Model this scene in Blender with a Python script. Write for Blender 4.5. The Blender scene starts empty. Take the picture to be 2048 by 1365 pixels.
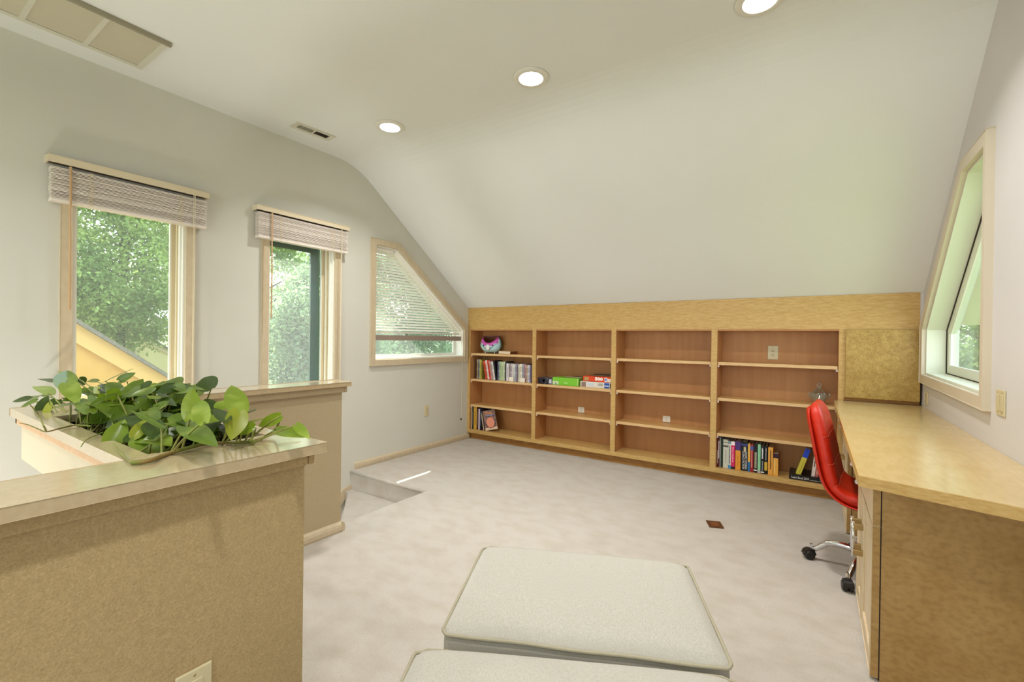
import bpy, math, random
import numpy as np
from mathutils import Vector, Matrix
from mathutils.geometry import tessellate_polygon
R = math.radians
PI = math.pi
random.seed(4)
SC = bpy.context.scene
COL = SC.collection

# ------------------------------------------------------------------ camera
yaw, pitch, roll = 0.591572, -0.0043094, 0.0131988
A_ = Matrix(((math.cos(yaw), math.sin(yaw), 0), (0, 0, -1), (-math.sin(yaw), math.cos(yaw), 0)))
P_ = Matrix(((1, 0, 0), (0, math.cos(pitch), math.sin(pitch)), (0, -math.sin(pitch), math.cos(pitch))))
Q_ = Matrix(((math.cos(roll), -math.sin(roll), 0), (math.sin(roll), math.cos(roll), 0), (0, 0, 1)))
CM = Q_ @ P_ @ A_
EYE = Vector((0, 0, 1.205))
cam = bpy.data.cameras.new('camera')
cam.lens = 902.7 * 36 / 2048
cam.sensor_width = 36
cam.clip_start = 0.02
cam.clip_end = 200
camo = bpy.data.objects.new('camera', cam)
COL.objects.link(camo)
rx, ry, rz = CM[0], -CM[1], -CM[2]
camo.matrix_world = Matrix(((rx[0], ry[0], rz[0], EYE[0]), (rx[1], ry[1], rz[1], EYE[1]), (rx[2], ry[2], rz[2], EYE[2]), (0, 0, 0, 1)))
SC.camera = camo


def ray(u, v):
    return CM.transposed() @ Vector(((u - 1024) / 902.7, (v - 682.5) / 902.7, 1))


def at(axis, val, u, v):
    d = ray(u, v)
    t = (val - EYE[axis]) / d[axis]
    return EYE + d * t


# ------------------------------------------------------------------ world, sun, exposure
SC.view_settings.view_transform = 'Standard'
SC.view_settings.look = 'None'
SC.view_settings.exposure = 0.60
SC.view_settings.gamma = 1
SC.view_settings.use_curve_mapping = False
SC.cycles.use_denoising = True
SC.cycles.max_bounces = 10
SC.cycles.diffuse_bounces = 6
SC.cycles.transparent_max_bounces = 16
SC.cycles.sample_clamp_indirect = 6
SC.cycles.caustics_reflective = False
SC.cycles.caustics_refractive = False
W = bpy.data.worlds.new('world')
SC.world = W
W.use_nodes = True
wn, wl = W.node_tree.nodes, W.node_tree.links
bg = wn['Background']
tc = wn.new('ShaderNodeTexCoord')
sep = wn.new('ShaderNodeSeparateXYZ')
ramp = wn.new('ShaderNodeValToRGB')
wl.new(tc.outputs['Generated'], sep.inputs[0])
wl.new(sep.outputs[2], ramp.inputs[0])
ramp.color_ramp.elements[0].position = 0.0
ramp.color_ramp.elements[0].color = (0.93, 0.97, 1.0, 1)
ramp.color_ramp.elements[1].position = 0.8
ramp.color_ramp.elements[1].color = (0.62, 0.80, 1.0, 1)
wl.new(ramp.outputs[0], bg.inputs[0])
bg.inputs[1].default_value = 3.0

sun = bpy.data.lights.new('sun', 'SUN')
sun.energy = 10.0
sun.angle = R(0.5)
sun.color = (1.0, 0.95, 0.86)
suno = bpy.data.objects.new('sun', sun)
COL.objects.link(suno)
sd = Vector((0.62, -0.26, -1.085)).normalized()
suno.rotation_euler = sd.to_track_quat('-Z', 'Y').to_euler()
suno.location = (-8, 3, 12)

LAMP_W = 9.5     # each ceiling lamp
LAMPS = [(-1.426, 2.288), (-2.63, 2.26), (-0.229, 2.33), (-0.229, 0.0), (-0.229, -1.9), (-1.426, -1.9), (-2.63, -0.5)]  # seen row first, then unseen ones added to brighten the room


def lamp(name, loc, size, watts, rot=(0, 0, 0), color=(1, 1, 1), shape='DISK', sy=None):
    l = bpy.data.lights.new(name, 'AREA')
    l.shape = shape
    l.size = size
    if sy:
        l.size_y = sy
    l.energy = watts
    l.color = color
    if shape == 'DISK':
        l.spread = R(125)
    o = bpy.data.objects.new(name, l)
    COL.objects.link(o)
    o.location = loc
    o.rotation_euler = rot
    return o


def portal(name, loc, sx, sy, rot):
    o = lamp(name, loc, sx, 1, rot, shape='RECTANGLE', sy=sy)
    o.data.cycles.is_portal = True


portal('window_portal', (-3.70, 1.0, 1.45), 1.35, 0.56, (0, R(-90), 0))
portal('window_portal', (-3.70, 2.1, 1.45), 1.35, 0.56, (0, R(-90), 0))
portal('window_portal', (-3.70, 3.47, 1.55), 1.10, 1.30, (0, R(-90), 0))
portal('window_portal', (0.90, 3.47, 1.55), 1.10, 1.30, (0, R(90), 0))
portal('window_portal', (-1.4, -3.15, 1.42), 3.8, 2.35, (R(90), 0, 0))
# unseen fill light added in the stair well to brighten the left wall
lo_ = bpy.data.lights.new('stairwell_fill', 'POINT')
lo_.energy = 46
lo_.shadow_soft_size = 0.12
lo_.color = (1.0, 0.97, 0.92)
loo = bpy.data.objects.new('stairwell_fill', lo_)
COL.objects.link(loo)
loo.location = (-2.5, -0.35, -0.25)

# ------------------------------------------------------------------ materials
MATS = {}


def srgb(c):
    return tuple(((v / 255) / 12.92 if v / 255 <= 0.04045 else ((v / 255 + 0.055) / 1.055) ** 2.4) for v in c) + (1,)


def mat(name, c=(200, 200, 200), rough=0.6, metal=0.0, spec=0.5, c2=None, scale=8, detail=4, stretch=(1, 1, 1),
        lo=0.35, hi=0.65, bump=0.0, bscale=None, bdist=0.01, coat=0.0, sub=None, emit=None, emit_s=0, trans=0.0, ior=1.45,
        c3=None, spots=None, sheen=0, bstretch=None):
    if name in MATS:
        return MATS[name]
    m = bpy.data.materials.new(name)
    m.use_nodes = True
    n, l = m.node_tree.nodes, m.node_tree.links
    b = n['Principled BSDF']
    b.inputs['Base Color'].default_value = srgb(c)
    b.inputs['Roughness'].default_value = rough
    b.inputs['Metallic'].default_value = metal
    b.inputs['Specular IOR Level'].default_value = spec
    b.inputs['Coat Weight'].default_value = coat
    b.inputs['Coat Roughness'].default_value = 0.12
    b.inputs['IOR'].default_value = ior
    b.inputs['Sheen Weight'].default_value = sheen
    if trans:
        b.inputs['Transmission Weight'].default_value = trans
    if emit:
        b.inputs['Emission Color'].default_value = srgb(emit)
        b.inputs['Emission Strength'].default_value = emit_s
    tcn = n.new('ShaderNodeTexCoord')

    def noise(sc, st, det=detail, dist=0.0):
        mp = n.new('ShaderNodeMapping')
        mp.inputs['Scale'].default_value = st
        l.new(tcn.outputs['Object'], mp.inputs[0])
        t = n.new('ShaderNodeTexNoise')
        t.inputs['Scale'].default_value = sc
        t.inputs['Detail'].default_value = det
        t.inputs['Distortion'].default_value = dist
        l.new(mp.outputs[0], t.inputs['Vector'])
        return t
    colout = None
    if c2:
        t = noise(scale, stretch)
        r = n.new('ShaderNodeValToRGB')
        r.color_ramp.elements[0].position = lo
        r.color_ramp.elements[0].color = srgb(c)
        r.color_ramp.elements[1].position = hi
        r.color_ramp.elements[1].color = srgb(c2)
        l.new(t.outputs[0], r.inputs[0])
        colout = r.outputs[0]
    if c3:
        # second, coarser mottling layer: (colour, scale, amount, stretch)
        t = noise(c3[1], c3[3] if len(c3) > 3 else (1, 1, 1), 3)
        r = n.new('ShaderNodeValToRGB')
        r.color_ramp.elements[0].position = 0.42
        r.color_ramp.elements[0].color = (0, 0, 0, 1)
        r.color_ramp.elements[1].position = 0.68
        r.color_ramp.elements[1].color = (c3[2],) * 3 + (1,)
        l.new(t.outputs[0], r.inputs[0])
        mx = n.new('ShaderNodeMix')
        mx.data_type = 'RGBA'
        l.new(r.outputs[0], mx.inputs[0])
        if colout:
            l.new(colout, mx.inputs[6])
        else:
            mx.inputs[6].default_value = srgb(c)
        mx.inputs[7].default_value = srgb(c3[0])
        colout = mx.outputs[2]
    if spots:
        # small dark flecks: (colour, scale, threshold)
        v = n.new('ShaderNodeTexVoronoi')
        v.inputs['Scale'].default_value = spots[1]
        mp = n.new('ShaderNodeMapping')
        mp.inputs['Scale'].default_value = (1, 1, 0.6)
        l.new(tcn.outputs['Object'], mp.inputs[0])
        l.new(mp.outputs[0], v.inputs['Vector'])
        r = n.new('ShaderNodeValToRGB')
        r.color_ramp.elements[0].position = spots[2] * 0.4
        r.color_ramp.elements[0].color = (spots[3],) * 3 + (1,)
        r.color_ramp.elements[1].position = spots[2]
        r.color_ramp.elements[1].color = (0, 0, 0, 1)
        l.new(v.outputs['Distance'], r.inputs[0])
        mx = n.new('ShaderNodeMix')
        mx.data_type = 'RGBA'
        l.new(r.outputs[0], mx.inputs[0])
        if colout:
            l.new(colout, mx.inputs[6])
        else:
            mx.inputs[6].default_value = srgb(c)
        mx.inputs[7].default_value = srgb(spots[0])
        colout = mx.outputs[2]
    if colout:
        l.new(colout, b.inputs['Base Color'])
    if bump:
        t = noise(bscale or 60, bstretch or (1, 1, 1), 3)
        bp = n.new('ShaderNodeBump')
        bp.inputs['Strength'].default_value = bump
        bp.inputs['Distance'].default_value = bdist
        l.new(t.outputs[0], bp.inputs['Height'])
        l.new(bp.outputs[0], b.inputs['Normal'])
    if sub:
        b.inputs['Subsurface Weight'].default_value = sub
    MATS[name] = m
    return m


def plain(c, rough=0.55):
    return mat('paint_%02x%02x%02x_%d' % (c[0], c[1], c[2], int(rough * 100)), c, rough=rough)


M_WALL = mat('wall_paint', (206, 204, 194), rough=0.85, c2=(203, 200, 189), scale=1.5, bump=0.05, bscale=140, bdist=0.002)
M_WALLR = mat('wall_paint_right', (212, 208, 208), rough=0.85, c2=(208, 204, 203), scale=1.5, bump=0.05, bscale=140, bdist=0.002)
M_CEIL = mat('ceiling_paint', (229, 230, 228), rough=0.9, c2=(227, 227, 225), scale=1.2)
M_CARPET = mat('carpet_pile', (185, 177, 167), rough=1.0, spec=0.1, c2=(204, 196, 187), scale=260, detail=2, lo=0.3, hi=0.7,
               c3=((178, 166, 150), 7.0, 0.5, (1.0, 1.5, 1)), bump=0.9, bscale=230, bdist=0.006, sheen=0.2)
M_LAM = mat('speckled_wall_covering', (184, 160, 118), rough=0.75, c2=(164, 141, 100), scale=300, detail=2, lo=0.35, hi=0.7,
            c3=((160, 138, 96), 60, 0.35), bump=0.5, bscale=170, bdist=0.003)
M_LAM2 = mat('landing_wall_covering', (180, 163, 132), rough=0.7, c2=(171, 153, 121), scale=260, detail=2, bump=0.2, bscale=200, bdist=0.002)
M_CAP = mat('cap_gloss', (190, 171, 138), rough=0.16, c2=(184, 164, 129), scale=60, detail=3, spec=0.6, coat=0.6)
M_CASE = mat('casing_wood', (202, 186, 158), rough=0.5, c2=(194, 177, 148), scale=30, stretch=(8, 1, 0.6))
M_WHITE = mat('white_frame', (236, 234, 224), rough=0.4)
M_JAMB = mat('jamb_white', (228, 231, 214), rough=0.45)
M_FRAMEW = mat('sash_wood', (206, 188, 152), rough=0.5)
M_MAPLE = mat('maple_front', (208, 173, 112), rough=0.4, c2=(194, 154, 88), scale=26, detail=6, stretch=(0.6, 4, 4), lo=0.38, hi=0.7,
              c3=((178, 138, 74), 90, 0.4, (0.4, 1, 2.2)), spec=0.4)
M_BIRD = mat('birdseye_maple', (188, 156, 84), rough=0.4, c2=(170, 136, 66), scale=30, detail=5,
             spots=((112, 82, 34), 150, 0.38, 0.8), c3=((160, 124, 58), 9, 0.5))
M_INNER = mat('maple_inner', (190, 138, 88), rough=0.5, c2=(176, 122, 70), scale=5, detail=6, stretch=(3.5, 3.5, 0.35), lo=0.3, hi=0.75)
M_SHELF = mat('maple_shelf', (212, 172, 112), rough=0.42, c2=(198, 152, 90), scale=22, detail=5, stretch=(0.4, 4, 4))
M_EDGE = mat('maple_edge', (226, 190, 140), rough=0.45, c2=(214, 172, 118), scale=40, stretch=(0.3, 3, 3))
M_KICK = mat('kick_wood', (172, 122, 60), rough=0.5, c2=(152, 104, 46), scale=26, detail=5, stretch=(0.6, 3, 3))
M_DESK = mat('desk_top_wood', (208, 184, 136), rough=0.24, c2=(198, 172, 120), scale=12, detail=6, stretch=(5, 1.2, 1), lo=0.3, hi=0.75,
             coat=0.25, c3=((192, 162, 106), 5, 0.45))
M_PANEL = mat('end_panel_wood', (184, 148, 92), rough=0.42, c2=(168, 130, 74), scale=9, detail=6, lo=0.3, hi=0.7,
              c3=((146, 108, 60), 42, 0.5, (1.0, 1, 1.5)), spec=0.4)
M_PALE = mat('pickled_maple', (216, 196, 164), rough=0.45, c2=(206, 184, 148), scale=16, stretch=(3, 3, 0.5))
M_DARK = mat('dark_gap', (34, 22, 18), rough=0.8)
M_BROWN = mat('brown_cap', (96, 56, 28), rough=0.5, c2=(80, 44, 20), scale=60)
M_CHROME = mat('chrome', (225, 225, 228), rough=0.08, metal=1.0)
M_BRASS = mat('aged_brass', (176, 150, 100), rough=0.3, metal=0.7)
M_PLATE = mat('almond_plastic', (206, 194, 158), rough=0.4)
M_PLATEW = mat('white_plastic', (238, 232, 220), rough=0.4)
M_SLOT = mat('socket_slot', (52, 40, 28), rough=0.7)
M_BLIND = mat('blind_slat', (232, 222, 212), rough=0.35)
M_BLINDW = mat('blind_slat_white', (244, 241, 234), rough=0.35)
M_RAIL = mat('blind_rail', (214, 200, 172), rough=0.4)
M_CORD = mat('cord', (226, 212, 184), rough=0.8)
M_WAND = mat('blind_wand', (192, 156, 116), rough=0.35)
M_VENT = mat('vent_enamel', (208, 204, 188), rough=0.45)
M_RED = mat('red_leatherette', (200, 42, 14), rough=0.42, c2=(190, 34, 10), scale=40, coat=0.0, bump=0.08, bscale=400, bdist=0.001)
M_REDSEAM = mat('seam_thread', (214, 92, 66), rough=0.6)
M_BLACK = mat('black_plastic', (30, 27, 25), rough=0.35)
M_LINEN = mat('linen', (186, 183, 174), rough=0.95, c2=(168, 162, 150), scale=500, detail=2, bump=0.35, bscale=420, bdist=0.0015, sheen=0.3,
              stretch=(1, 0.25, 1), lo=0.3, hi=0.7)
M_PIPE = mat('linen_piping', (164, 156, 134), rough=0.9)
M_SOIL = mat('potting_soil', (40, 24, 20), rough=1.0, c2=(84, 40, 34), scale=70, detail=5, lo=0.5, hi=0.7, bump=1.0, bscale=90, bdist=0.02)
M_POT = mat('terracotta', (168, 96, 48), rough=0.8)
M_BLACKPOT = mat('nursery_pot', (24, 22, 24), rough=0.5)


def leafmat(name, c, c2, sc=14):
    m = mat(name, c, rough=0.3, c2=c2, scale=sc, detail=4, lo=0.50, hi=0.78, spec=0.5, bump=0.15, bscale=30, bdist=0.004)
    n, l = m.node_tree.nodes, m.node_tree.links
    b = n['Principled BSDF']
    tr = n.new('ShaderNodeBsdfTranslucent')
    tr.inputs[0].default_value = srgb(tuple(min(255, int(v * 1.15) + 10) for v in c))
    mx = n.new('ShaderNodeMixShader')
    mx.inputs[0].default_value = 0.28
    l.new(b.outputs[0], mx.inputs[1])
    l.new(tr.outputs[0], mx.inputs[2])
    l.new(mx.outputs[0], n['Material Output'].inputs[0])
    return m


LEAFM = {
    'b': leafmat('leaf_bright', (118, 142, 34), (168, 186, 84)),
    'm': leafmat('leaf_mid', (90, 114, 34), (134, 152, 62)),
    'd': leafmat('leaf_dark', (56, 78, 28), (82, 104, 42)),
    'y': leafmat('leaf_yellow', (150, 160, 52), (182, 186, 90)),
    'o': leafmat('leaf_old', (176, 134, 44), (150, 112, 40)),
}
M_STEM = mat('stem_green', (140, 146, 70), rough=0.5, c2=(120, 116, 56), scale=20)
M_VINE = mat('vine_brown', (128, 104, 54), rough=0.7, c2=(104, 122, 44), scale=14, lo=0.4, hi=0.6)


def glass(name, haze=0.08, tint=(0.97, 1, 0.98), dust=None):
    m = bpy.data.materials.new(name)
    m.use_nodes = True
    n, l = m.node_tree.nodes, m.node_tree.links
    n.remove(n['Principled BSDF'])
    t = n.new('ShaderNodeBsdfTransparent')
    t.inputs[0].default_value = tint + (1,)
    g = n.new('ShaderNodeBsdfGlossy')
    g.inputs[1].default_value = 0.02
    # thin-sheet reflectance, the same from both sides: 4 % head-on, rising when seen edge-on
    lw = n.new('ShaderNodeLayerWeight')
    lw.inputs[0].default_value = 0.5
    pw = n.new('ShaderNodeMath')
    pw.operation = 'POWER'
    pw.inputs[1].default_value = 4.0
    l.new(lw.outputs['Facing'], pw.inputs[0])
    ma = n.new('ShaderNodeMath')
    ma.operation = 'MULTIPLY_ADD'
    ma.inputs[1].default_value = 0.6
    ma.inputs[2].default_value = 0.03
    l.new(pw.outputs[0], ma.inputs[0])
    mx = n.new('ShaderNodeMixShader')
    l.new(ma.outputs[0], mx.inputs[0])
    l.new(t.outputs[0], mx.inputs[1])
    l.new(g.outputs[0], mx.inputs[2])
    d = n.new('ShaderNodeBsdfTranslucent')
    d.inputs[0].default_value = (0.86, 0.93, 0.88, 1)
    mx2 = n.new('ShaderNodeMixShader')
    mx2.inputs[0].default_value = haze
    l.new(mx.outputs[0], mx2.inputs[1])
    l.new(d.outputs[0], mx2.inputs[2])
    if dust:
        tcn = n.new('ShaderNodeTexCoord')
        t2 = n.new('ShaderNodeTexNoise')
        t2.inputs['Scale'].default_value = 90
        t2.inputs['Detail'].default_value = 3
        l.new(tcn.outputs['Object'], t2.inputs['Vector'])
        r = n.new('ShaderNodeMapRange')
        r.inputs[1].default_value = 0.5
        r.inputs[2].default_value = 0.75
        r.inputs[3].default_value = haze
        r.inputs[4].default_value = dust
        l.new(t2.outputs[0], r.inputs[0])
        l.new(r.outputs[0], mx2.inputs[0])
    l.new(mx2.outputs[0], n['Material Output'].inputs[0])
    return m


M_GLASS = glass('window_glass', 0.02)
M_GLASSD = glass('dusty_glass', 0.05, dust=0.13)
M_GLASSR = glass('right_glass', 0.01)


# ------------------------------------------------------------------ mesh helpers
class MB:
    def __init__(s):
        s.v, s.f, s.m = [], [], []

    def add(s, vs, fs, mi=0):
        k = len(s.v)
        s.v += [tuple(p) for p in vs]
        s.f += [tuple(i + k for i in f) for f in fs]
        s.m += [mi] * len(fs)
        return s

    def box(s, x0, y0, z0, x1, y1, z1, mi=0, mtx=None):
        vs = [(x0, y0, z0), (x1, y0, z0), (x1, y1, z0), (x0, y1, z0), (x0, y0, z1), (x1, y0, z1), (x1, y1, z1), (x0, y1, z1)]
        if mtx:
            vs = [mtx @ Vector(p) for p in vs]
        return s.add(vs, [(0, 3, 2, 1), (4, 5, 6, 7), (0, 1, 5, 4), (1, 2, 6, 5), (2, 3, 7, 6), (3, 0, 4, 7)], mi)

    def prism(s, outer, d0, d1, axis='x', holes=(), mi=0):
        # polygons given in the two other axes (y,z) / (x,z) / (x,y); extruded from d0 to d1
        def mk(p, d):
            return {'x': (d, p[0], p[1]), 'y': (p[0], d, p[1]), 'z': (p[0], p[1], d)}[axis]
        loops = [list(outer)] + [list(h) for h in holes]
        flat = [p for lp in loops for p in lp]
        tris = tessellate_polygon([[Vector((p[0], p[1], 0)) for p in lp] for lp in loops])
        n = len(flat)
        vs = [mk(p, d0) for p in flat] + [mk(p, d1) for p in flat]
        fs = []
        for t in tris:
            a, b, c = [flat[i] for i in t]
            if abs((b[0] - a[0]) * (c[1] - a[1]) - (b[1] - a[1]) * (c[0] - a[0])) < 1e-10:
                continue
            fs.append(tuple(t))
            fs.append(tuple(i + n for i in reversed(t)))
        k = 0
        for lp in loops:
            m = len(lp)
            for i in range(m):
                a, b = k + i, k + (i + 1) % m
                fs.append((a, b, b + n, a + n))
            k += m
        return s.add(vs, fs, mi)

    def tube(s, pts, r, seg=8, mi=0, cap=True):
        pts = [Vector(p) for p in pts]
        rs = r if isinstance(r, (list, tuple)) else [r] * len(pts)
        vs, fs = [], []
        up = Vector((0, 0, 1))
        prev = None
        for i, p in enumerate(pts):
            d = (pts[min(i + 1, len(pts) - 1)] - pts[max(i - 1, 0)]).normalized()
            if prev is None:
                x = d.cross(up)
                if x.length < 0.05:
                    x = d.cross(Vector((1, 0, 0)))
                x.normalize()
            else:
                x = (prev - d * prev.dot(d)).normalized()
            prev = x
            y = d.cross(x)
            for k in range(seg):
                a = 2 * PI * k / seg
                vs.append(p + (x * math.cos(a) + y * math.sin(a)) * rs[i])
        for i in range(len(pts) - 1):
            for k in range(seg):
                a, b = i * seg + k, i * seg + (k + 1) % seg
                fs.append((a, b, b + seg, a + seg))
        if cap:
            fs.append(tuple(reversed(range(seg))))
            fs.append(tuple(range((len(pts) - 1) * seg, len(pts) * seg)))
        return s.add(vs, fs, mi)

    def lathe(s, prof, seg=24, c=(0, 0, 0), mi=0, mtx=None, squash=(1, 1), cap=True):
        vs, fs = [], []
        for r, z in prof:
            for k in range(seg):
                a = 2 * PI * k / seg
                p = Vector((c[0] + r * math.cos(a) * squash[0], c[1] + r * math.sin(a) * squash[1], c[2] + z))
                vs.append(mtx @ p if mtx else p)
        for i in range(len(prof) - 1):
            for k in range(seg):
                a, b = i * seg + k, i * seg + (k + 1) % seg
                fs.append((a, b, b + seg, a + seg))
        if cap and prof[0][0] > 1e-5:
            fs.append(tuple(reversed(range(seg))))
        if cap and prof[-1][0] > 1e-5:
            fs.append(tuple(range((len(prof) - 1) * seg, len(prof) * seg)))
        return s.add(vs, fs, mi)

    def build(s, name, m, parent=None, bevel=0, smooth=False, world=True, seg=2):
        me = bpy.data.meshes.new(name)
        me.from_pydata(s.v, [], s.f)
        for x in (m if isinstance(m, (list, tuple)) else [m]):
            me.materials.append(x)
        if any(s.m):
            me.polygons.foreach_set('material_index', s.m)
        if smooth:
            me.polygons.foreach_set('use_smooth', [True] * len(me.polygons))
        me.update()
        o = bpy.data.objects.new(name, me)
        COL.objects.link(o)
        if parent is not None:
            o.parent = parent
            if world and parent.type == 'EMPTY':
                o.matrix_parent_inverse = Matrix.Translation(-parent.location)
        if bevel:
            b = o.modifiers.new('bevel', 'BEVEL')
            b.width = bevel
            b.segments = seg
            b.limit_method = 'ANGLE'
            b.angle_limit = R(40)
        return o


def tag(o, label=None, cat=None, group=None, kind=None):
    if label:
        o['label'] = label
    if cat:
        o['category'] = cat
    if group:
        o['group'] = group
    if kind:
        o['kind'] = kind
    return o


def thing(name, label, cat, loc, rot=(0, 0, 0), group=None):
    o = bpy.data.objects.new(name, None)
    o.empty_display_size = 0.1
    COL.objects.link(o)
    o.location = loc
    o.rotation_euler = rot
    return tag(o, label, cat, group)


def struct(o):
    o['kind'] = 'structure'
    return o


def bx(name, m, parent, *a, bevel=0, world=True, label=None):
    o = MB().box(*a).build(name, m, parent, bevel=bevel, world=world)
    if label:
        o['label'] = label
    return o


def poly_inset(poly, d):
    """offset a convex polygon inwards by d"""
    n = len(poly)
    area = sum(poly[i][0] * poly[(i + 1) % n][1] - poly[(i + 1) % n][0] * poly[i][1] for i in range(n))
    sg = 1 if area > 0 else -1
    lines = []
    for i in range(n):
        a, b = Vector(poly[i]), Vector(poly[(i + 1) % n])
        t = (b - a).normalized()
        nn = Vector((-t.y, t.x)) * sg
        lines.append((a + nn * d, t))
    out = []
    for i in range(n):
        p, t = lines[i - 1]
        q, u = lines[i]
        den = t.x * u.y - t.y * u.x
        k = ((q.x - p.x) * u.y - (q.y - p.y) * u.x) / den
        out.append((p.x + t.x * k, p.y + t.y * k))
    return out


def text(s, size, m, parent, mtx, name='lettering', fit=None, bold=0.0, world=False):
    cu = bpy.data.curves.new('t', 'FONT')
    cu.body = s
    cu.size = size
    cu.align_x = 'CENTER'
    cu.align_y = 'CENTER'
    cu.extrude = 0.0003
    cu.offset = bold
    cu.resolution_u = 2
    t = bpy.data.objects.new('t', cu)
    COL.objects.link(t)
    dg = bpy.context.evaluated_depsgraph_get()
    me = bpy.data.meshes.new_from_object(t.evaluated_get(dg))
    bpy.data.objects.remove(t)
    me.name = name
    if fit:
        xs = [v.co.x for v in me.vertices]
        ys = [v.co.y for v in me.vertices]
        sx = fit[0] / (max(xs) - min(xs))
        sy = fit[1] / (max(ys) - min(ys))
        for v in me.vertices:
            v.co.x *= sx
            v.co.y *= sy
    me.transform(mtx)
    me.materials.clear()
    me.materials.append(m)
    o = bpy.data.objects.new(name, me)
    COL.objects.link(o)
    o.parent = parent
    if world and parent.type == 'EMPTY':
        o.matrix_parent_inverse = Matrix.Translation(-parent.location)
    return o


# ------------------------------------------------------------------ structure
LX, RX, YF, YN, YB, CZ = -3.47, 0.625, 4.215, -3.0, 4.47, 2.765
WT = 0.16


def ceil_z(y):
    return min(CZ, CZ - 0.737 * (y - 2.60))


prof = [(YN - 0.1, CZ), (2.40, CZ)]
for i in range(1, 9):
    t = i / 8
    a, b, c = (2.40, CZ), (2.60, CZ), (2.77, CZ - 0.737 * 0.17)
    prof.append(((1 - t) ** 2 * a[0] + 2 * t * (1 - t) * b[0] + t * t * c[0], (1 - t) ** 2 * a[1] + 2 * t * (1 - t) * b[1] + t * t * c[1]))
prof.append((4.60, ceil_z(4.60)))
top = [(y, z + 0.14) for y, z in reversed(prof)]
o = MB().prism(prof + top, LX - 0.02, RX + 0.02, 'x').build('ceiling', M_CEIL)
struct(o)
for p in o.data.polygons:
    p.use_smooth = False
o = MB().prism([(y, z + 0.06) for y, z in prof] + top, LX - WT - 0.48, LX - 0.02, 'x').build('sun_cut_eave', plain((190, 180, 150)))  # unseen roof overhang, added and sized to cut the sun streak short
struct(o)
o = MB().prism([(y, z + 0.06) for y, z in prof] + top, RX + 0.02, RX + WT + 0.3, 'x').build('trim_2', plain((190, 180, 150)))
struct(o)

# window outlines (y, z)
W1H = [(0.725, 0.80), (1.27, 0.80), (1.27, 2.06), (0.725, 2.06)]
W2H = [(1.818, 0.70), (2.385, 0.70), (2.385, 2.06), (1.818, 2.06)]
W3O = [(2.768, 0.935), (4.188, 0.935), (4.188, 1.335), (3.108, 2.138), (2.768, 2.138)]
W3H = poly_inset(W3O, 0.056)
WRO = [(2.735, 0.925), (4.155, 0.945), (4.155, 1.335), (3.17, 2.135), (2.735, 2.135)]
WRH = poly_inset(WRO, 0.058)

top_edge = [(y, z + 0.07) for y, z in reversed(prof)]
outer = [(YN - 0.1, -2.8), (4.60, -2.8)] + top_edge
struct(MB().prism(outer, LX - WT, LX, 'x', holes=[W1H, W2H, W3H]).build('wall_left', M_WALL))
struct(MB().prism(outer, RX, RX + WT, 'x', holes=[WRH]).build('wall_right', M_WALLR))
struct(MB().box(LX, YB, -2.8, RX, YB + 0.1, ceil_z(YB) + 0.05).build('wall_back', M_WALL))
FWH = [(-3.3, 0.25), (0.5, 0.25), (0.5, 2.6), (-3.3, 2.6)]  # unseen window, invented and enlarged to let in fill daylight
struct(MB().prism([(LX, -2.8), (RX, -2.8), (RX, CZ), (LX, CZ)], YN - 0.1, YN, 'y', holes=[FWH]).build('wall_front', M_WALL))
w = struct(MB().prism(FWH, YN - 0.1, YN - 0.02, 'y', holes=[poly_inset(FWH, 0.05)]).build('window_5', M_WHITE))
for i in range(1, 4):
    bx('mullion', M_WHITE, w, -3.3 + i * 0.95, YN - 0.09, 0.30, -3.26 + i * 0.95, YN - 0.03, 2.55)
bx('pane', M_GLASS, w, -3.26, YN - 0.065, 0.29, 0.46, YN - 0.06, 2.56)

# floor, with the opening of the stair well
WELL_X, ST_X, ST_Y, WELL_Y = -1.20, -2.52, 2.585, 0.42
fl = [(LX, YB), (LX, ST_Y), (ST_X, ST_Y), (ST_X, WELL_Y), (WELL_X, WELL_Y), (WELL_X, YN), (RX, YN), (RX, YB)]
struct(MB().prism(fl, -0.24, 0, 'z').build('floor', M_CARPET))
o = struct(MB().box(LX, YN, -2.9, RX, YB, -2.8).build('floor_lower', M_CARPET))
o.name = 'floor.001'

# carpeted stairs going down along the left wall
st = thing('staircase', 'beige carpeted winding steps going down behind the landing half wall', 'stairs', (-3.0, 1.7, -2.8))
nose = lambda z, pts: MB().prism(pts, z - 0.03, z, 'z')
WP = [(LX + 0.001, ST_Y), (LX + 0.001, 2.52), (-3.38, 2.49), (ST_X, 1.74), (ST_X, ST_Y)]
s1 = MB().prism(WP, -0.34, -0.17, 'z').build('step', M_CARPET, st, bevel=0.012)
WP2 = [(LX + 0.001, 2.52), (LX + 0.001, 1.62), (ST_X, 1.62), (ST_X, 1.74), (-3.38, 2.49)]
MB().prism(WP2, -0.51, -0.34, 'z').build('step', M_CARPET, st, bevel=0.012)
for k in range(10):
    z = -0.51 - 0.17 * k
    MB().box(LX + 0.001, 1.62 - 0.26 * (k + 1), z - 0.17, ST_X, 1.62 - 0.26 * k, z).build('step', M_CARPET, st, bevel=0.012)
o = MB().box(LX + 0.002, ST_Y - 0.006, -0.1705, ST_X + 0.02, ST_Y + 0.01, -0.012).build('riser', M_CARPET, st)
o = MB().tube([(LX + 0.002, ST_Y + 0.002, -0.0165), (ST_X, ST_Y + 0.002, -0.0165)], 0.017, 10).build('nosing', M_CARPET, st, smooth=True)
o = MB().tube([(ST_X + 0.002, ST_Y, -0.0165), (ST_X + 0.002, 1.74, -0.0165)], 0.017, 10).build('nosing', M_CARPET, st, smooth=True)
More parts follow.
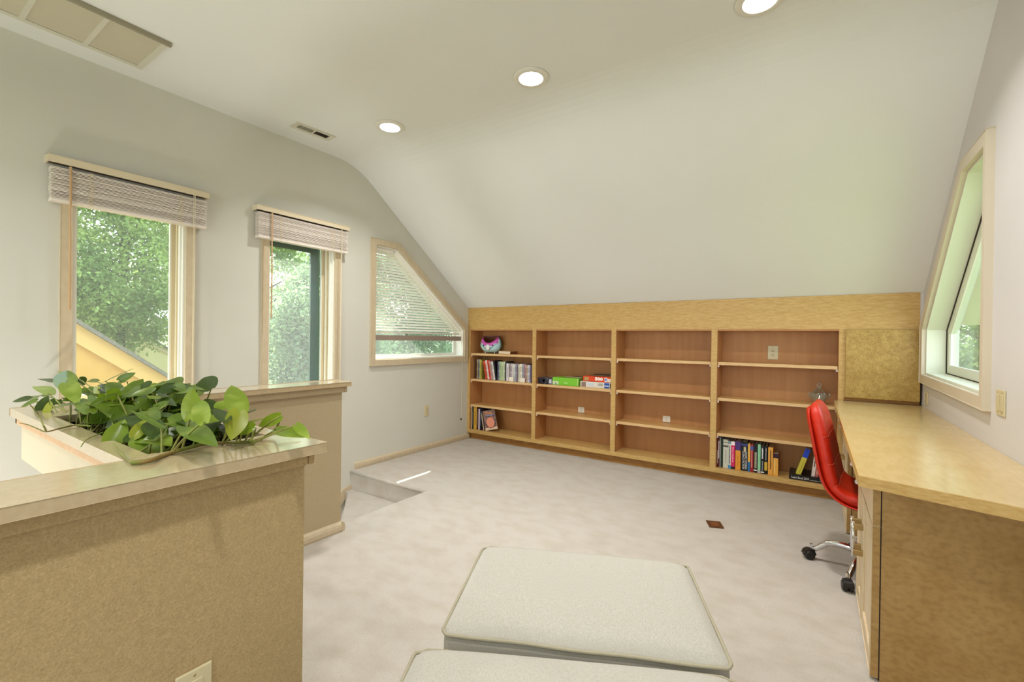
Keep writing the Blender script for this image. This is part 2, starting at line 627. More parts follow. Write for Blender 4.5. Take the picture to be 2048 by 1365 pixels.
MB().prism([(2.585, -0.17), (2.585, -0.13), (2.50, -0.145), (2.30, -0.30), (1.6, -0.46), (1.6, -0.52), (2.4, -0.36)], LX + 0.001, LX + 0.015, 'x').build('stair_skirt', M_CASE, st)


def baseboard(name, m, pts_axis, d0, d1, base, side, h=0.062):
    # rounded baseboard, extruded along x or y
    pr = [(0, 0), (0.014, 0), (0.017, 0.012), (0.018, 0.034), (0.015, 0.05), (0.009, 0.059), (0, h)]
    pr = [(base + side * a, b) for a, b in pr]
    ax = 'y' if pts_axis == 'y' else 'x'
    return MB().prism(pr, d0, d1, ax).build(name, m)


struct(baseboard('baseboard_left', M_CASE, 'y', ST_Y + 0.03, YF + 0.03, LX, 1))
# return of the baseboard at the stair edge
struct(MB().box(RX - 0.018, YN, 0.001, RX, 2.05, 0.062).build('baseboard_right', M_CASE))

# ---- half wall at the near side of the stair well (with planter)
NX, NZ, NY1 = -1.115, 0.925, 0.685
nw = MB().prism([(-1.225, YN), (NX, YN), (NX, NY1), (-1.225, NY1)], -0.24, NZ - 0.026, 'z').build('wall_stair', M_LAM)
struct(nw)


def cap_profile(t=0.026, over=0.0):
    return [(-t, 0.0)]


def capslab(name, pts, z1, m, parent, holes=(), t=0.026, bev=0.011):
    o = MB().prism(pts, z1 - t, z1, 'z', holes=holes).build(name, m, parent)
    b = o.modifiers.new('bevel', 'BEVEL')
    b.width = bev
    b.segments = 4
    b.limit_method = 'ANGLE'
    b.angle_limit = R(60)
    return o


capslab('cap', [(-1.262, YN), (-1.073, YN), (-1.073, 0.722), (-1.262, 0.722)], NZ, M_CAP, nw)
# moulding board under the cap
MB().box(NX, YN, 0.868, NX + 0.02, NY1, 0.8985).build('cap_moulding', M_LAM, nw, bevel=0.006)
MB().box(-1.24, NY1, 0.868, NX + 0.02, NY1 + 0.018, 0.8985).build('cap_moulding', M_LAM, nw, bevel=0.006)
MB().box(-1.245, YN, 0.868, -1.225, 0.38, 0.8985).build('cap_moulding', M_LAM, nw, bevel=0.006)
MB().box(NX, YN, 0.0, NX + 0.016, NY1, 0.062).build('skirting', M_CASE, nw, bevel=0.006)
MB().box(-1.225, NY1, 0.0, NX + 0.016, NY1 + 0.016, 0.062).build('skirting', M_CASE, nw, bevel=0.006)

# ---- half wall of the landing
lw = struct(MB().box(-2.53, 0.60, -0.24, -2.43, 1.735, 0.90).build('wall_landing', M_LAM2))
capslab('cap', [(-2.57, 0.60), (-2.388, 0.60), (-2.388, 1.775), (-2.57, 1.775)], NZ + 0.002, M_CAP, lw)
MB().box(-2.43, 0.60, 0.862, -2.405, 1.735, 0.9005).build('cap_moulding', M_LAM2, lw, bevel=0.006)
MB().box(-2.55, 1.735, 0.862, -2.405, 1.757, 0.9005).build('cap_moulding', M_LAM2, lw, bevel=0.006)
pr = [(0, 0), (0.016, 0), (0.02, 0.012), (0.02, 0.034), (0.016, 0.05), (0.009, 0.059), (0, 0.062)]
MB().prism([(-2.43 + a, b) for a, b in pr], 0.60, 1.735, 'y').build('skirting', M_CASE, lw)
MB().prism([(1.735 + a, b) for a, b in pr], -2.53, -2.4102, 'x').build('skirting', M_CASE, lw)

# ---- windows
def window(n, hole, casing_out, wallx, sgn, casing_m, frame_m, glass_m, deep=0.115, frame=0.034, jamb_m=None, proud=0.02):
    """sgn: direction from the room outwards (-1 left wall, +1 right wall)"""
    fx = wallx + sgn * deep
    root = MB().prism(hole, fx, fx + sgn * 0.035, 'x', holes=[poly_inset(hole, frame)]).build('window_%d' % n, frame_m)
    struct(root)
    MB().prism(casing_out, wallx - sgn * proud, wallx - sgn * 0.0, 'x', holes=[poly_inset(hole, 0.0)]).build('casing', casing_m, root, bevel=0.005)
    inn = poly_inset(hole, 0.012)
    MB().prism(hole, wallx - sgn * 0.002, fx, 'x', holes=[inn]).build('jamb', jamb_m or frame_m, root)
    bead = poly_inset(hole, frame)
    MB().prism(bead, fx + sgn * 0.006, fx + sgn * 0.024, 'x', holes=[poly_inset(bead, 0.008)]).build('glazing_bead', M_WHITE, root)
    MB().prism(poly_inset(bead, 0.004), fx + sgn * 0.012, fx + sgn * 0.016, 'x').build('pane', glass_m, root)
    return root


w1 = window(1, W1H, poly_inset(W1H, -0.052), LX, -1, M_CASE, M_FRAMEW, M_GLASS, jamb_m=M_WHITE)
w2 = window(2, W2H, poly_inset(W2H, -0.054), LX, -1, M_CASE, M_FRAMEW, M_GLASSD, jamb_m=M_WHITE)
w3 = window(3, W3H, W3O, LX, -1, M_CASE, M_WHITE, M_GLASSD, jamb_m=M_WHITE, proud=0.022)
w4 = window(4, WRH, WRO, RX, 1, mat('casing_pale', (212, 200, 180), rough=0.5), M_JAMB, M_GLASSR, deep=0.10, frame=0.062, jamb_m=M_JAMB, proud=0.026)
# stepped wooden stops in the jambs of the two tall windows
for rt, H in ((w1, W1H), (w2, W2H)):
    y1, y0 = H[1][0] - 0.012, H[0][0] + 0.012
    for k, (a, b, mm) in enumerate(((0.020, 0.036, M_WHITE), (0.062, 0.074, M_FRAMEW))):
        bx('stop', mm, rt, LX - b, y1 - 0.012, H[0][1] + 0.012, LX - a, y1, H[2][1] - 0.012)
        bx('stop', mm, rt, LX - b, y0, H[0][1] + 0.012, LX - a, y0 + 0.012, H[2][1] - 0.012)
# outer screen frame of window 2
o = MB().prism([(1.83, 0.71), (2.36, 0.71), (2.36, 2.02), (1.83, 2.02)], LX - 0.19, LX - 0.172, 'x',
               holes=[[(1.835, 0.745), (2.275, 0.745), (2.275, 1.93), (1.835, 1.93)]]).build('screen_frame', mat('screen_teal', (52, 84, 84), rough=0.5), w2)
# dark joint around the inner glazing of the right window
b_ = poly_inset(WRH, 0.013)
MB().prism(b_, RX + 0.094, RX + 0.1, 'x', holes=[poly_inset(b_, 0.004)]).build('joint', M_SLOT, w4)

# ------------------------------------------------------------------ built-in bookcase
bc = thing('bookcase', 'long built-in maple bookcase of four bays under the sloped ceiling', 'bookcase', (-1.45, YF, 0))
ZT, ZTOP, ZB = 1.314, ceil_z(YF) - 0.004, 0.117
FR = 0.607
# fascia follows the slope at its top
MB().prism([(YF, ZT), (YF + 0.02, ZT), (YF + 0.02, ceil_z(YF + 0.02) - 0.003), (YF, ZTOP)], LX, FR, 'x').build('fascia', M_MAPLE, bc)
STI = [(LX, -3.434), (-2.562, -2.518), (-1.657, -1.611), (-0.747, -0.701), (0.150, 0.183)]
for a, b in STI:
    MB().box(a, YF, ZB, b, YB - 0.014, ZT).build('upright', M_MAPLE, bc)
# inner faces of the bays
BAYS = [(-3.434, -2.562), (-2.518, -1.657), (-1.611, -0.747), (-0.701, 0.150)]
for i, (a, b) in enumerate(BAYS):
    MB().box(a, YB - 0.014, ZB, b, YB - 0.001, ZT).build('back_panel', M_INNER, bc)
    MB().box(a, YF + 0.004, ZB, a + 0.003, YB - 0.014, ZT - 0.012).build('side_lining', M_INNER, bc)
    MB().box(b - 0.003, YF + 0.004, ZB, b, YB - 0.014, ZT - 0.012).build('side_lining', M_INNER, bc)
    MB().box(a, YF + 0.003, ZT - 0.014, b, YB - 0.014, ZT).build('bay_top', M_INNER, bc)
    for z in (1.030, 0.722, 0.417):
        sh = MB().box(a + 0.006, YF + 0.012, z - 0.024, b - 0.006, YB - 0.015, z).build('shelf', M_SHELF, bc, bevel=0.002)
        bx('edge_band', M_EDGE, sh, a + 0.006, YF + 0.010, z - 0.0245, b - 0.006, YF + 0.0125, z + 0.0003)
        for xx in (a + 0.004, b - 0.016):
            for yy in (YF + 0.018, YB - 0.05):
                MB().prism([(yy, z - 0.024), (yy + 0.014, z - 0.024), (yy, z - 0.042)], xx, xx + 0.012, 'x').build('shelf_clip', M_PLATEW, sh)
MB().box(LX, YF, ZB - 0.04, 0.183, YB - 0.001, ZB).build('bottom_board', M_MAPLE, bc)
MB().box(LX, YF + 0.046, 0.001, 0.183, YF + 0.06, ZB - 0.04).build('toe_kick', M_KICK, bc)
# small dark hole marks at the tops
for x in (-2.86, -2.0, -1.22, -0.42):
    MB().lathe([(0.006, 0), (0.006, 0.002)], 8, (x, YB - 0.0155, 0), mtx=Matrix.Translation((0, 0, 1.295)) @ Matrix.Identity(4)).build('screw', M_SLOT, bc)
# cupboard over the desk end
MB().box(0.183, YF, 0.80, 0.612, YB - 0.001, ZT).build('cupboard_box', M_MAPLE, bc)
dr = MB().box(0.190, YF - 0.022, 0.802, 0.611, YF - 0.001, 1.311).build('cupboard_door', M_BIRD, bc, bevel=0.003)
MB().box(0.183, YF + 0.01, 0.777, 0.612, YB - 0.001, 0.80).build('cupboard_base', M_KICK, bc)
struct(MB().box(FR, YF + 0.002, ZT + 0.002, RX, YF + 0.03, ZTOP - 0.005).build('trim_3', M_WALLR))

# ------------------------------------------------------------------ desk run
DZ = 0.775
dk = thing('desk_counter', 'long glossy maple desktop built in along the right wall', 'desk', (0.4, 3.0, DZ - 0.035))
MB().prism([(0.126, 1.857), (RX - 0.001, 1.70), (RX - 0.001, YB - 0.03), (0.186, YB - 0.03), (0.186, 4.185), (0.126, 4.185)], DZ - 0.035, DZ, 'z').build('desktop', M_DESK, dk)
MB().prism([(0.126, 1.857), (RX - 0.001, 1.70), (RX - 0.001, 1.697), (0.123, 1.854), (0.123, 4.185), (0.126, 4.185)], DZ - 0.0355, DZ - 0.0005, 'z').build('front_edge', M_MAPLE, dk)


def cabinet(name, label, y0, y1, split_y, z_top, drawer=True):
    c = thing(name, label, 'cabinet', (0.4, (y0 + y1) / 2, 0))
    MB().box(0.205, y0, 0.0, RX - 0.002, y0 + 0.02, z_top).build('end_panel', M_PANEL, c)
    MB().box(0.205, y1 - 0.02, 0.0, RX - 0.002, y1, z_top).build('end_panel', M_PANEL, c)
    MB().box(0.215, y0 + 0.02, 0.06, RX - 0.002, y1 - 0.02, z_top).build('carcass', M_KICK, c)
    MB().box(0.23, y0 + 0.02, 0.0, 0.25, y1 - 0.02, 0.06).build('toe_kick', M_DARK, c)
    ys = [y0] + split_y + [y1]
    zs = 0.553
    for i in range(len(ys) - 1):
        a, b = ys[i] + 0.001, ys[i + 1] - 0.002
        # door frame with recessed panel
        out = [(a, 0.012), (b, 0.012), (b, zs - 0.002), (a, zs - 0.002)]
        s_ = 0.062
        inn = [(a + s_, 0.075), (b - s_, 0.075), (b - s_, zs - 0.07), (a + s_, zs - 0.07)]
        d = MB().prism(out, 0.180, 0.2015, 'x', holes=[inn]).build('door', M_PALE, c, bevel=0.003)
        MB().box(0.190, a + s_, 0.075, 0.199, b - s_, zs - 0.07).build('door_panel', M_PALE, d)
        MB().box(0.184, a + s_ + 0.025, 0.10, 0.192, b - s_ - 0.025, zs - 0.095).build('raised_field', M_PALE, d, bevel=0.006)
        # bar pull on the door
        hy = b - 0.035 if i == 0 else a + 0.035
        h = MB().tube([(0.146, hy, 0.44), (0.146, hy, 0.29)], 0.006, 8).build('handle', M_CHROME, d, smooth=True)
        for zz in (0.42, 0.31):
            MB().box(0.146, hy - 0.008, zz - 0.012, 0.181, hy + 0.008, zz + 0.012).build('handle_post', M_BRASS, d, bevel=0.002)
        w = MB().box(0.180, a, zs + 0.001, 0.2015, b, z_top - 0.012).build('drawer', M_PALE, c, bevel=0.004)
        # edges facing the room end are veneered darker
        for zz in (zs + 0.10,):
            MB().tube([(0.180, (a + b) / 2, zz), (0.160, (a + b) / 2, zz)], [0.006, 0.005], 8).build('knob_stem', M_BRASS, w)
            MB().lathe([(0.001, -0.012), (0.012, -0.008), (0.015, 0), (0.012, 0.008), (0.001, 0.012)], 12, (0.152, (a + b) / 2, zz)).build('knob', M_CHROME, w, smooth=True)
    MB().box(0.180, y0 - 0.0015, 0.012, 0.2015, y0 + 0.0008, zs - 0.002).build('door_edge', M_PANEL, c)
    MB().box(0.180, y0 - 0.0015, zs + 0.001, 0.2015, y0 + 0.0008, z_top - 0.012).build('drawer_edge', M_PANEL, c)
    MB().box(0.2012, y0 - 0.001, 0.004, 0.2052, y0 + 0.003, z_top - 0.002).build('gap_shade_strip', M_DARK, c)  # dark strip laid in the gap as painted shade
    return c


cabinet('desk_cabinet', 'near desk cabinet with burled end panel facing the camera', 2.07, 2.71, [2.47], DZ - 0.036)
cabinet('desk_cabinet', 'far desk cabinet behind the red chair, next to the bookcase', 3.55, 4.19, [3.87], DZ - 0.036)

# ------------------------------------------------------------------ ceiling fittings
def downlight(x, y, label):
    t = thing('ceiling_light', label, 'ceiling light', (x, y, CZ), group='recessed ceiling lights')
    MB().lathe([(0.072, -0.010), (0.080, -0.012), (0.104, -0.006), (0.109, -0.0005), (0.074, -0.0005), (0.072, -0.010)], 40, cap=False).build('trim_ring', mat('lamp_trim', (226, 222, 212), rough=0.4), t, smooth=True, world=False)
    MB().lathe([(0.0, -0.0085), (0.072, -0.0085), (0.072, -0.002)], 40).build('lens', mat('lamp_lens', (255, 252, 244), emit=(255, 250, 238), emit_s=9), t, world=False)
    lamp('ceiling_lamp_or_fill', (x, y, CZ - 0.014), 0.14, LAMP_W, color=(1.0, 0.985, 0.955))


for (x, y), lb in zip(LAMPS, ('round recessed ceiling light, middle of the row of three', 'round recessed ceiling light nearest the small vent',
                              'round recessed ceiling light cut off by the top of the picture')):
    downlight(x, y, lb)
for (x, y) in LAMPS[3:]:  # added fill lights out of view, without fittings
    lamp('ceiling_lamp_or_fill', (x, y, CZ - 0.004), 0.14, LAMP_W, color=(1.0, 0.985, 0.955))

# large return-air grille (runs along the wall)
t = thing('return_air_grille', 'long white slatted return air grille in the ceiling, top left', 'vent', (-3.09, 0.35, CZ))
gx0, gx1, gy0, gy1 = -3.296, -2.887, -0.65, 0.978
holes = []
yy = gy1 - 0.028
bars = []
while yy > gy0 + 0.05:
    y2 = max(yy - 0.212, gy0 + 0.03)
    holes.append([(gx0 + 0.03, y2), (gx1 - 0.03, y2), (gx1 - 0.03, yy), (gx0 + 0.03, yy)])
    yy = y2 - 0.022
MB().prism([(gx0, gy0), (gx1, gy0), (gx1, gy1), (gx0, gy1)], CZ - 0.010, CZ - 0.001, 'z', holes=holes).build('frame', M_VENT, t, bevel=0.002)
MB().box(gx1 - 0.004, gy0, CZ - 0.022, gx1 + 0.014, gy1 + 0.004, CZ - 0.001).build('hinge_rail', mat('rail_grey', (150, 142, 122)), t)
MB().box(gx0 + 0.02, gy0 + 0.02, CZ - 0.0025, gx1 - 0.02, gy1 - 0.02, CZ - 0.001).build('filter', mat('vent_dark', (150, 136, 112)), t)
sl = MB()
for h in holes:
    x = gx0 + 0.036
    while x < gx1 - 0.034:
        sl.add([(x, h[0][1], CZ - 0.009), (x + 0.010, h[0][1], CZ - 0.003), (x + 0.010, h[2][1], CZ - 0.003), (x, h[2][1], CZ - 0.009),
                (x + 0.0012, h[0][1], CZ - 0.009), (x + 0.0108, h[0][1], CZ - 0.003), (x + 0.0108, h[2][1], CZ - 0.003), (x + 0.0012, h[2][1], CZ - 0.009)],
               [(0, 1, 2, 3), (7, 6, 5, 4), (1, 5, 6, 2), (0, 3, 7, 4)])
        x += 0.0142
tag(sl.build('louvers', mat('louver_tan', (196, 188, 166), rough=0.6), t), kind='stuff')

# small supply vent
ang = math.atan2(2.146 - 1.845, -3.117 + 3.14)
t = thing('ceiling_vent', 'small white supply vent beside the recessed light', 'vent', (-3.182, 1.998, CZ), (0, 0, ang - PI / 2))
MB().prism([(-0.054, -0.152), (0.054, -0.152), (0.054, 0.152), (-0.054, 0.152)], -0.008, -0.0005, 'z',
           holes=[[(-0.030, -0.118), (0.030, -0.118), (0.030, -0.004), (-0.030, -0.004)], [(-0.030, 0.008), (0.030, 0.008), (0.030, 0.118), (-0.030, 0.118)]]).build('frame', M_VENT, t, world=False, bevel=0.002)
MB().box(-0.034, -0.12, -0.0015, 0.034, 0.12, -0.0008).build('duct_dark', M_DARK, t, world=False)
for k in range(18):
    y = -0.112 + k * 0.0132
    sg = 1 if k < 9 else -1
    MB().add([(-0.03, y, -0.002), (0.03, y, -0.002), (0.03, y + sg * 0.005, -0.0075), (-0.03, y + sg * 0.005, -0.0075)], [(0, 1, 2, 3), (3, 2, 1, 0)]).build('louver', M_VENT, t, world=False)


# ------------------------------------------------------------------ electrical plates
def plate(name, label, cat, loc, rot, w=0.07, h=0.115, gangs=1, kind='duplex', m=None, group=None):
    """local: plate in XZ, facing -Y"""
    m = m or M_PLATE
    t = thing(name, label, cat, loc, rot, group)
    MB().box(-w / 2, -0.006, -h / 2, w / 2, 0, h / 2).build('cover_plate', m, t, world=False, bevel=0.003)
    for g in range(gangs):
        cx = (g - (gangs - 1) / 2) * 0.046
        if kind == 'duplex':
            for cz in (0.02, -0.02):
                f = MB().box(cx - 0.016, -0.008, cz - 0.0145, cx + 0.016, -0.005, cz + 0.0145).build('socket', m, t, world=False, bevel=0.004)
                for dx, w2, dz, hh in ((-0.006, 0.0022, 0.003, 0.008), (0.006, 0.0022, 0.003, 0.007), (0, 0.004, -0.008, 0.004)):
                    MB().box(cx + dx - w2 / 2, -0.0085, cz + dz - hh / 2, cx + dx + w2 / 2, -0.0075, cz + dz + hh / 2).build('slot', M_SLOT, f, world=False)
        elif kind == 'half':
            f = MB().box(cx - 0.022, -0.008, -h / 2 + 0.008, cx + 0.022, -0.005, h / 2 - 0.008).build('socket', m, t, world=False, bevel=0.003)
            for dx, w2, dz, hh in ((-0.008, 0.004, -0.008, 0.008), (0.008, 0.004, -0.008, 0.008), (0, 0.006, 0.008, 0.006)):
                MB().box(cx + dx - w2 / 2, -0.0088, dz - hh / 2, cx + dx + w2 / 2, -0.0075, dz + hh / 2).build('slot', M_SLOT, f, world=False)
        elif kind == 'decora':
            f = MB().box(cx - 0.0165, -0.008, -0.033, cx + 0.0165, -0.005, 0.033).build('socket', m, t, world=False, bevel=0.002)
            for cz in (0.015, -0.017):
                for dx, w2, dz, hh in ((-0.0065, 0.0035, -0.004, 0.008), (0.0065, 0.0035, -0.004, 0.008), (0, 0.0065, 0.007, 0.0045)):
                    MB().box(cx + dx - w2 / 2, -0.0088, cz + dz - hh / 2, cx + dx + w2 / 2, -0.0075, cz + dz + hh / 2).build('slot', M_SLOT, f, world=False)
        elif kind == 'switch':
            MB().box(cx - 0.0165, -0.009, -0.033, cx + 0.0165, -0.005, 0.033).build('rocker', m, t, world=False, bevel=0.003)
        for cz in (h / 2 - 0.012, -h / 2 + 0.012) if kind != 'half' else ():
            MB().lathe([(0.003, 0), (0.002, 0.001)], 8, mtx=Matrix.Translation((cx, -0.006, cz)) @ Matrix.Rotation(R(90), 4, 'X')).build('screw', M_BRASS, t, world=False)
    return t


plate('wall_outlet', 'almond wall outlet on the left wall below the sloped window', 'outlet', (LX, 3.525, 0.42), (0, 0, R(90)))
plate('wall_outlet', 'almond outlet low on the near half wall, cut by the picture edge', 'outlet', (NX, 0.432, 0.42), (0, 0, R(90)))
plate('wall_outlet', 'outlet above the top shelf of the rightmost bay', 'outlet', (-0.3, YB - 0.014, 1.118), (0, 0, 0), kind='decora', h=0.118, w=0.078)
plate('wall_outlet', 'small outlet on the lowest shelf of the second bay', 'outlet', (-2.082, YB - 0.014, 0.452), (0, 0, 0), kind='half', h=0.06, w=0.072, m=M_PLATEW)
plate('wall_outlet', 'small outlet on the lowest shelf of the third bay', 'outlet', (-1.182, YB - 0.014, 0.452), (0, 0, 0), kind='half', h=0.06, w=0.072, m=M_PLATEW)
plate('wall_outlet', 'brass-toned outlet just above the desktop by the bookcase', 'outlet', (RX, 4.04, 0.845), (0, 0, R(-90)), h=0.09, w=0.07)
plate('light_switch', 'almond double switch plate to the right of the sloped window', 'switch', (RX, 2.60, 0.975), (0, 0, R(-90)), w=0.10, h=0.105, gangs=2, kind='switch')

# brown floor outlet cover
t = thing('floor_outlet_cover', 'small square brown outlet cover set in the carpet', 'floor outlet', (-0.532, 3.212, 0.0), (0, 0, R(22)))
MB().box(-0.045, -0.055, 0, 0.045, 0.055, 0.006).build('cover_plate', M_BROWN, t, world=False, bevel=0.002)
MB().box(-0.022, -0.03, 0.006, 0.022, 0.03, 0.0075).build('flap', mat('brown_flap', (116, 66, 34), rough=0.4), t, world=False, bevel=0.001)


# ------------------------------------------------------------------ blinds
def stacked_blind(label, y0, y1, z0, z1, vz0, vz1, wand_y, wand_z, cord_y, n=24):
    t = thing('window_blind', label, 'blind', (LX, (y0 + y1) / 2, vz1), group='raised window blinds')
    # valance (front board and end returns)
    v = MB().box(-3.408, y0 - 0.012, vz0, -3.398, y1 + 0.012, vz1)
    v.box(LX, y0 - 0.012, vz0, -3.408, y0 - 0.004, vz1)
    v.box(LX, y1 + 0.004, vz0, -3.408, y1 + 0.012, vz1)
    v.box(-3.412, y0 - 0.012, vz1 - 0.004, -3.395, y1 + 0.012, vz1)
    v.build('valance', M_RAIL, t)
    MB().box(LX + 0.002, y0, vz0 + 0.008, -3.412, y1, vz1 - 0.006).build('head_rail', M_BROWN, t)
    rnd = random.Random(int(y0 * 100))
    s = MB()
    zz = z0 + 0.014
    dz = (z1 - zz) / n
    for k in range(n):
        z = zz + dz * k
        th = dz * rnd.uniform(0.35, 0.72)
        ox = rnd.uniform(-0.002, 0.002)
        s.box(LX + 0.012 + ox, y0 + 0.004 + rnd.uniform(-.0015, .0015), z, -3.404 + ox, y1 - 0.002 + rnd.uniform(-.0015, .0015), z + th)
    tag(s.build('slats', M_BLIND, t), kind='stuff')
    MB().box(LX + 0.012, y0 + 0.003, z0, -3.402, y1 - 0.002, z0 + 0.013).build('bottom_rail', M_BLIND, t, bevel=0.002)
    L = y1 - y0
    for f in (0.22, 0.80):
        y = y0 + L * f
        cr = MB()
        z = z0
        while z < z1:
            cr.tube([(-3.4015, y - 0.012, z), (-3.400, y + 0.010, z + 0.012)], 0.0011, 5)
            cr.tube([(-3.4015, y + 0.012, z + 0.005), (-3.400, y - 0.010, z + 0.016)], 0.0011, 5)
            z += 0.016
        cr.build('ladder_cord', M_CORD, t)
    MB().tube([(-3.392, wand_y, z1 + 0.01), (-3.388, wand_y, (z1 + wand_z) / 2), (-3.391, wand_y, wand_z)], 0.0055, 6).build('wand', M_WAND, t)
    MB().tube([(-3.394, cord_y, z1 + 0.02), (-3.394, cord_y, 0.45)], 0.0016, 6).build('pull_cord', M_CORD, t)
    MB().tube([(-3.394, cord_y + 0.008, z1 + 0.02), (-3.394, cord_y + 0.004, 0.48)], 0.0016, 6).build('pull_cord', M_CORD, t)
    return t


stacked_blind('wider raised blind over the left window, behind the plant', 0.622, 1.372, 1.918, 2.105, 2.124, 2.162, 0.70, 1.334, 1.29)
stacked_blind('narrower raised blind over the middle tall window', 1.708, 2.476, 1.932, 2.122, 2.134, 2.170, 1.803, 1.337, 2.40)

# sloped blind in window 3
t = thing('window_blind', 'sloping half-lowered white blind in the clipped-corner window', 'blind', (LX - 0.04, 3.4, 2.08))
inner = poly_inset(W3H, 0.012)
bx0, bx1 = LX - 0.052, LX - 0.030
ya, yb_low = inner[0][0] + 0.006, inner[1][0] - 0.01
zlo = 1.232
# inner polygon points: bl, br, r-top, kink, top-left
(_, _), (ybr, _), (yrt, zrt), (yk, zk), (ytl, ztl) = inner


def slope_y(z):
    return yk + (zk - z) * (yrt - yk) / (zk - zrt)


MB().box(bx0 - 0.002, ytl + 0.002, ztl - 0.03, bx1 + 0.004, yk - 0.002, ztl - 0.002).build('head_rail', M_BLINDW, t, bevel=0.002)
dv = Vector((0, yrt - yk, zrt - zk)).normalized()
nv = Vector((0, dv.z, -dv.y)) * 1.0
pA, pB = Vector((0, yk, zk)), Vector((0, yrt, zrt))
q = [(pA.y, pA.z), (pB.y, pB.z), ((pB + nv * 0.03).y, (pB + nv * 0.03).z), ((pA + nv * 0.03).y, (pA + nv * 0.03).z)]
MB().prism(q, bx0 - 0.002, bx1 + 0.004, 'x').build('sloped_rail', M_BLINDW, t)
z = ztl - 0.045
k = 0
while z > zlo + 0.012:
    y2 = min(slope_y(z) - 0.046, yb_low)
    # tilted slightly crowned slat
    s = MB()
    vs = []
    for j, (dx, dz) in enumerate(((-0.0105, -0.0095), (-0.004, -0.002), (0.004, 0.004), (0.0105, 0.0085))):
        for y in (ya, y2):
            vs.append(((bx0 + bx1) / 2 + dx, y, z + dz))
    s.add(vs, [(0, 1, 3, 2), (2, 3, 5, 4), (4, 5, 7, 6)])
    o = s.build('slat', M_BLINDW, t)
    sm = o.modifiers.new('s', 'SOLIDIFY')
    sm.thickness = 0.0008
    z -= 0.0285
    k += 1
MB().box(bx0 - 0.001, ya, zlo - 0.056, bx1 + 0.003, yb_low + 0.008, zlo - 0.004).build('bottom_rail', mat('rail_taupe', (150, 134, 122), rough=0.5), t, bevel=0.003)
for y in (2.98, 3.28, 3.58, 3.86):
    MB().tube([((bx1 + 0.0), y, zlo - 0.02), (bx1, y, min(2.03, ceil_z(y) - 0.3 if y > 3.0 else 2.03) if y < 3.0 else (zk - (y - yk) * (zk - zrt) / (yrt - yk)) - 0.04)], 0.0009, 5).build('ladder_cord', M_CORD, t)
cy = 4.06
MB().tube([(LX + 0.004, cy + 0.02, zrt - 0.03), (LX + 0.03, cy + 0.02, 1.0), (LX + 0.03, cy + 0.01, 0.27)], 0.0018, 6).build('pull_cord', M_CORD, t)
MB().tube([(LX + 0.004, cy + 0.055, zrt - 0.03), (LX + 0.03, cy + 0.06, 0.92)], 0.0018, 6).build('pull_cord', M_CORD, t)
MB().lathe([(0.001, 0.028), (0.006, 0.02), (0.009, 0.0), (0.001, -0.002)], 10, (LX + 0.03, cy + 0.01, 0.245)).build('cord_tassel', M_BLACK, t, smooth=True)

# ------------------------------------------------------------------ planter box
pb = thing('planter_box', 'built-in planter box with a glossy cap over the stair well', 'planter', (-1.83, 0.54, 0.74))
PX0, PX1, PY0, PY1 = -2.41, -1.246, 0.372, 0.706
hole = [(-2.12, 0.402), (-1.285, 0.402), (-1.285, 0.672), (-2.12, 0.672)]
capslab('cap', [(-2.462, 0.350), (-1.263, 0.350), (-1.263, 0.722), (-2.462, 0.722)], NZ, M_CAP, pb, holes=[hole])
M_PINK = mat('planter_board', (208, 172, 136), rough=0.5, c2=(200, 162, 124), scale=60)
MB().box(PX0 - 0.028, PY0 - 0.012, 0.868, PX1, PY0 + 0.0, 0.8985).build('cap_moulding', M_PINK, pb, bevel=0.005)
MB().box(PX0 - 0.028, PY0 - 0.012, 0.868, PX0, PY1, 0.8985).build('cap_moulding', M_PINK, pb, bevel=0.005)
MB().box(PX0, PY0, 0.742, PX1, PY0 + 0.02, 0.898).build('side_board', mat('planter_side', (198, 186, 160), rough=0.6), pb)
MB().box(PX0, PY1 - 0.02, 0.742, PX1, PY1, 0.898).build('side_board', M_LAM2, pb)
MB().box(PX0, PY0 + 0.02, 0.742, PX0 + 0.02, PY1 - 0.02, 0.898).build('end_board', M_LAM2, pb)
MB().box(PX0 + 0.02, PY0 + 0.02, 0.742, PX1, PY1 - 0.02, 0.752).build('base_board', M_LAM2, pb)
MB().box(-2.14, 0.395, 0.752, -1.27, 0.68, 0.862).build('liner', M_DARK, pb)
# dark trays with soil
sg = MB()
nx, ny = 30, 10
rr = random.Random(9)
for j in range(ny + 1):
    for i in range(nx + 1):
        sg.v.append((-2.118 + 0.831 * i / nx, 0.404 + 0.266 * j / ny, 0.872 + rr.uniform(-.008, .012)))
for j in range(ny):
    for i in range(nx):
        a = j * (nx + 1) + i
        sg.f.append((a, a + 1, a + nx + 2, a + nx + 1))
        sg.m.append(0)
tag(sg.build('soil', M_SOIL, pb, smooth=True), kind='stuff')


# ------------------------------------------------------------------ pothos
def leaf_mesh(L, Wd, fold, curl, wav, rnd):
    rows = [0.0, 0.05, 0.13, 0.24, 0.36, 0.48, 0.60, 0.72, 0.83, 0.92, 1.0]
    us = [-1, -0.55, 0, 0.55, 1]
    vs, fs = [], []
    for i, t in enumerate(rows):
        h = (t + 0.015) ** 0.5 * max(0, 1 - t) ** 0.98 * 2.4 * Wd / 2
        for u in us:
            lobe = -0.15 * L * (abs(u) ** 1.5) * max(0, 1 - t * 2.2) ** 1.2
            y = t * L + lobe
            z = fold * abs(u) * h - curl * L * t * t + wav * math.sin(t * 7 + u * 2) * abs(u) * h
            vs.append((u * h, y, z))
    k = len(us)
    for i in range(len(rows) - 1):
        for j in range(k - 1):
            a = i * k + j
            fs.append((a, a + 1, a + k + 1, a + k))
    return vs, fs


pl = thing('pothos_plant', 'leafy green pothos spilling out of the planter box', 'plant', (-1.7, 0.54, 0.872))
lrnd = random.Random(21)


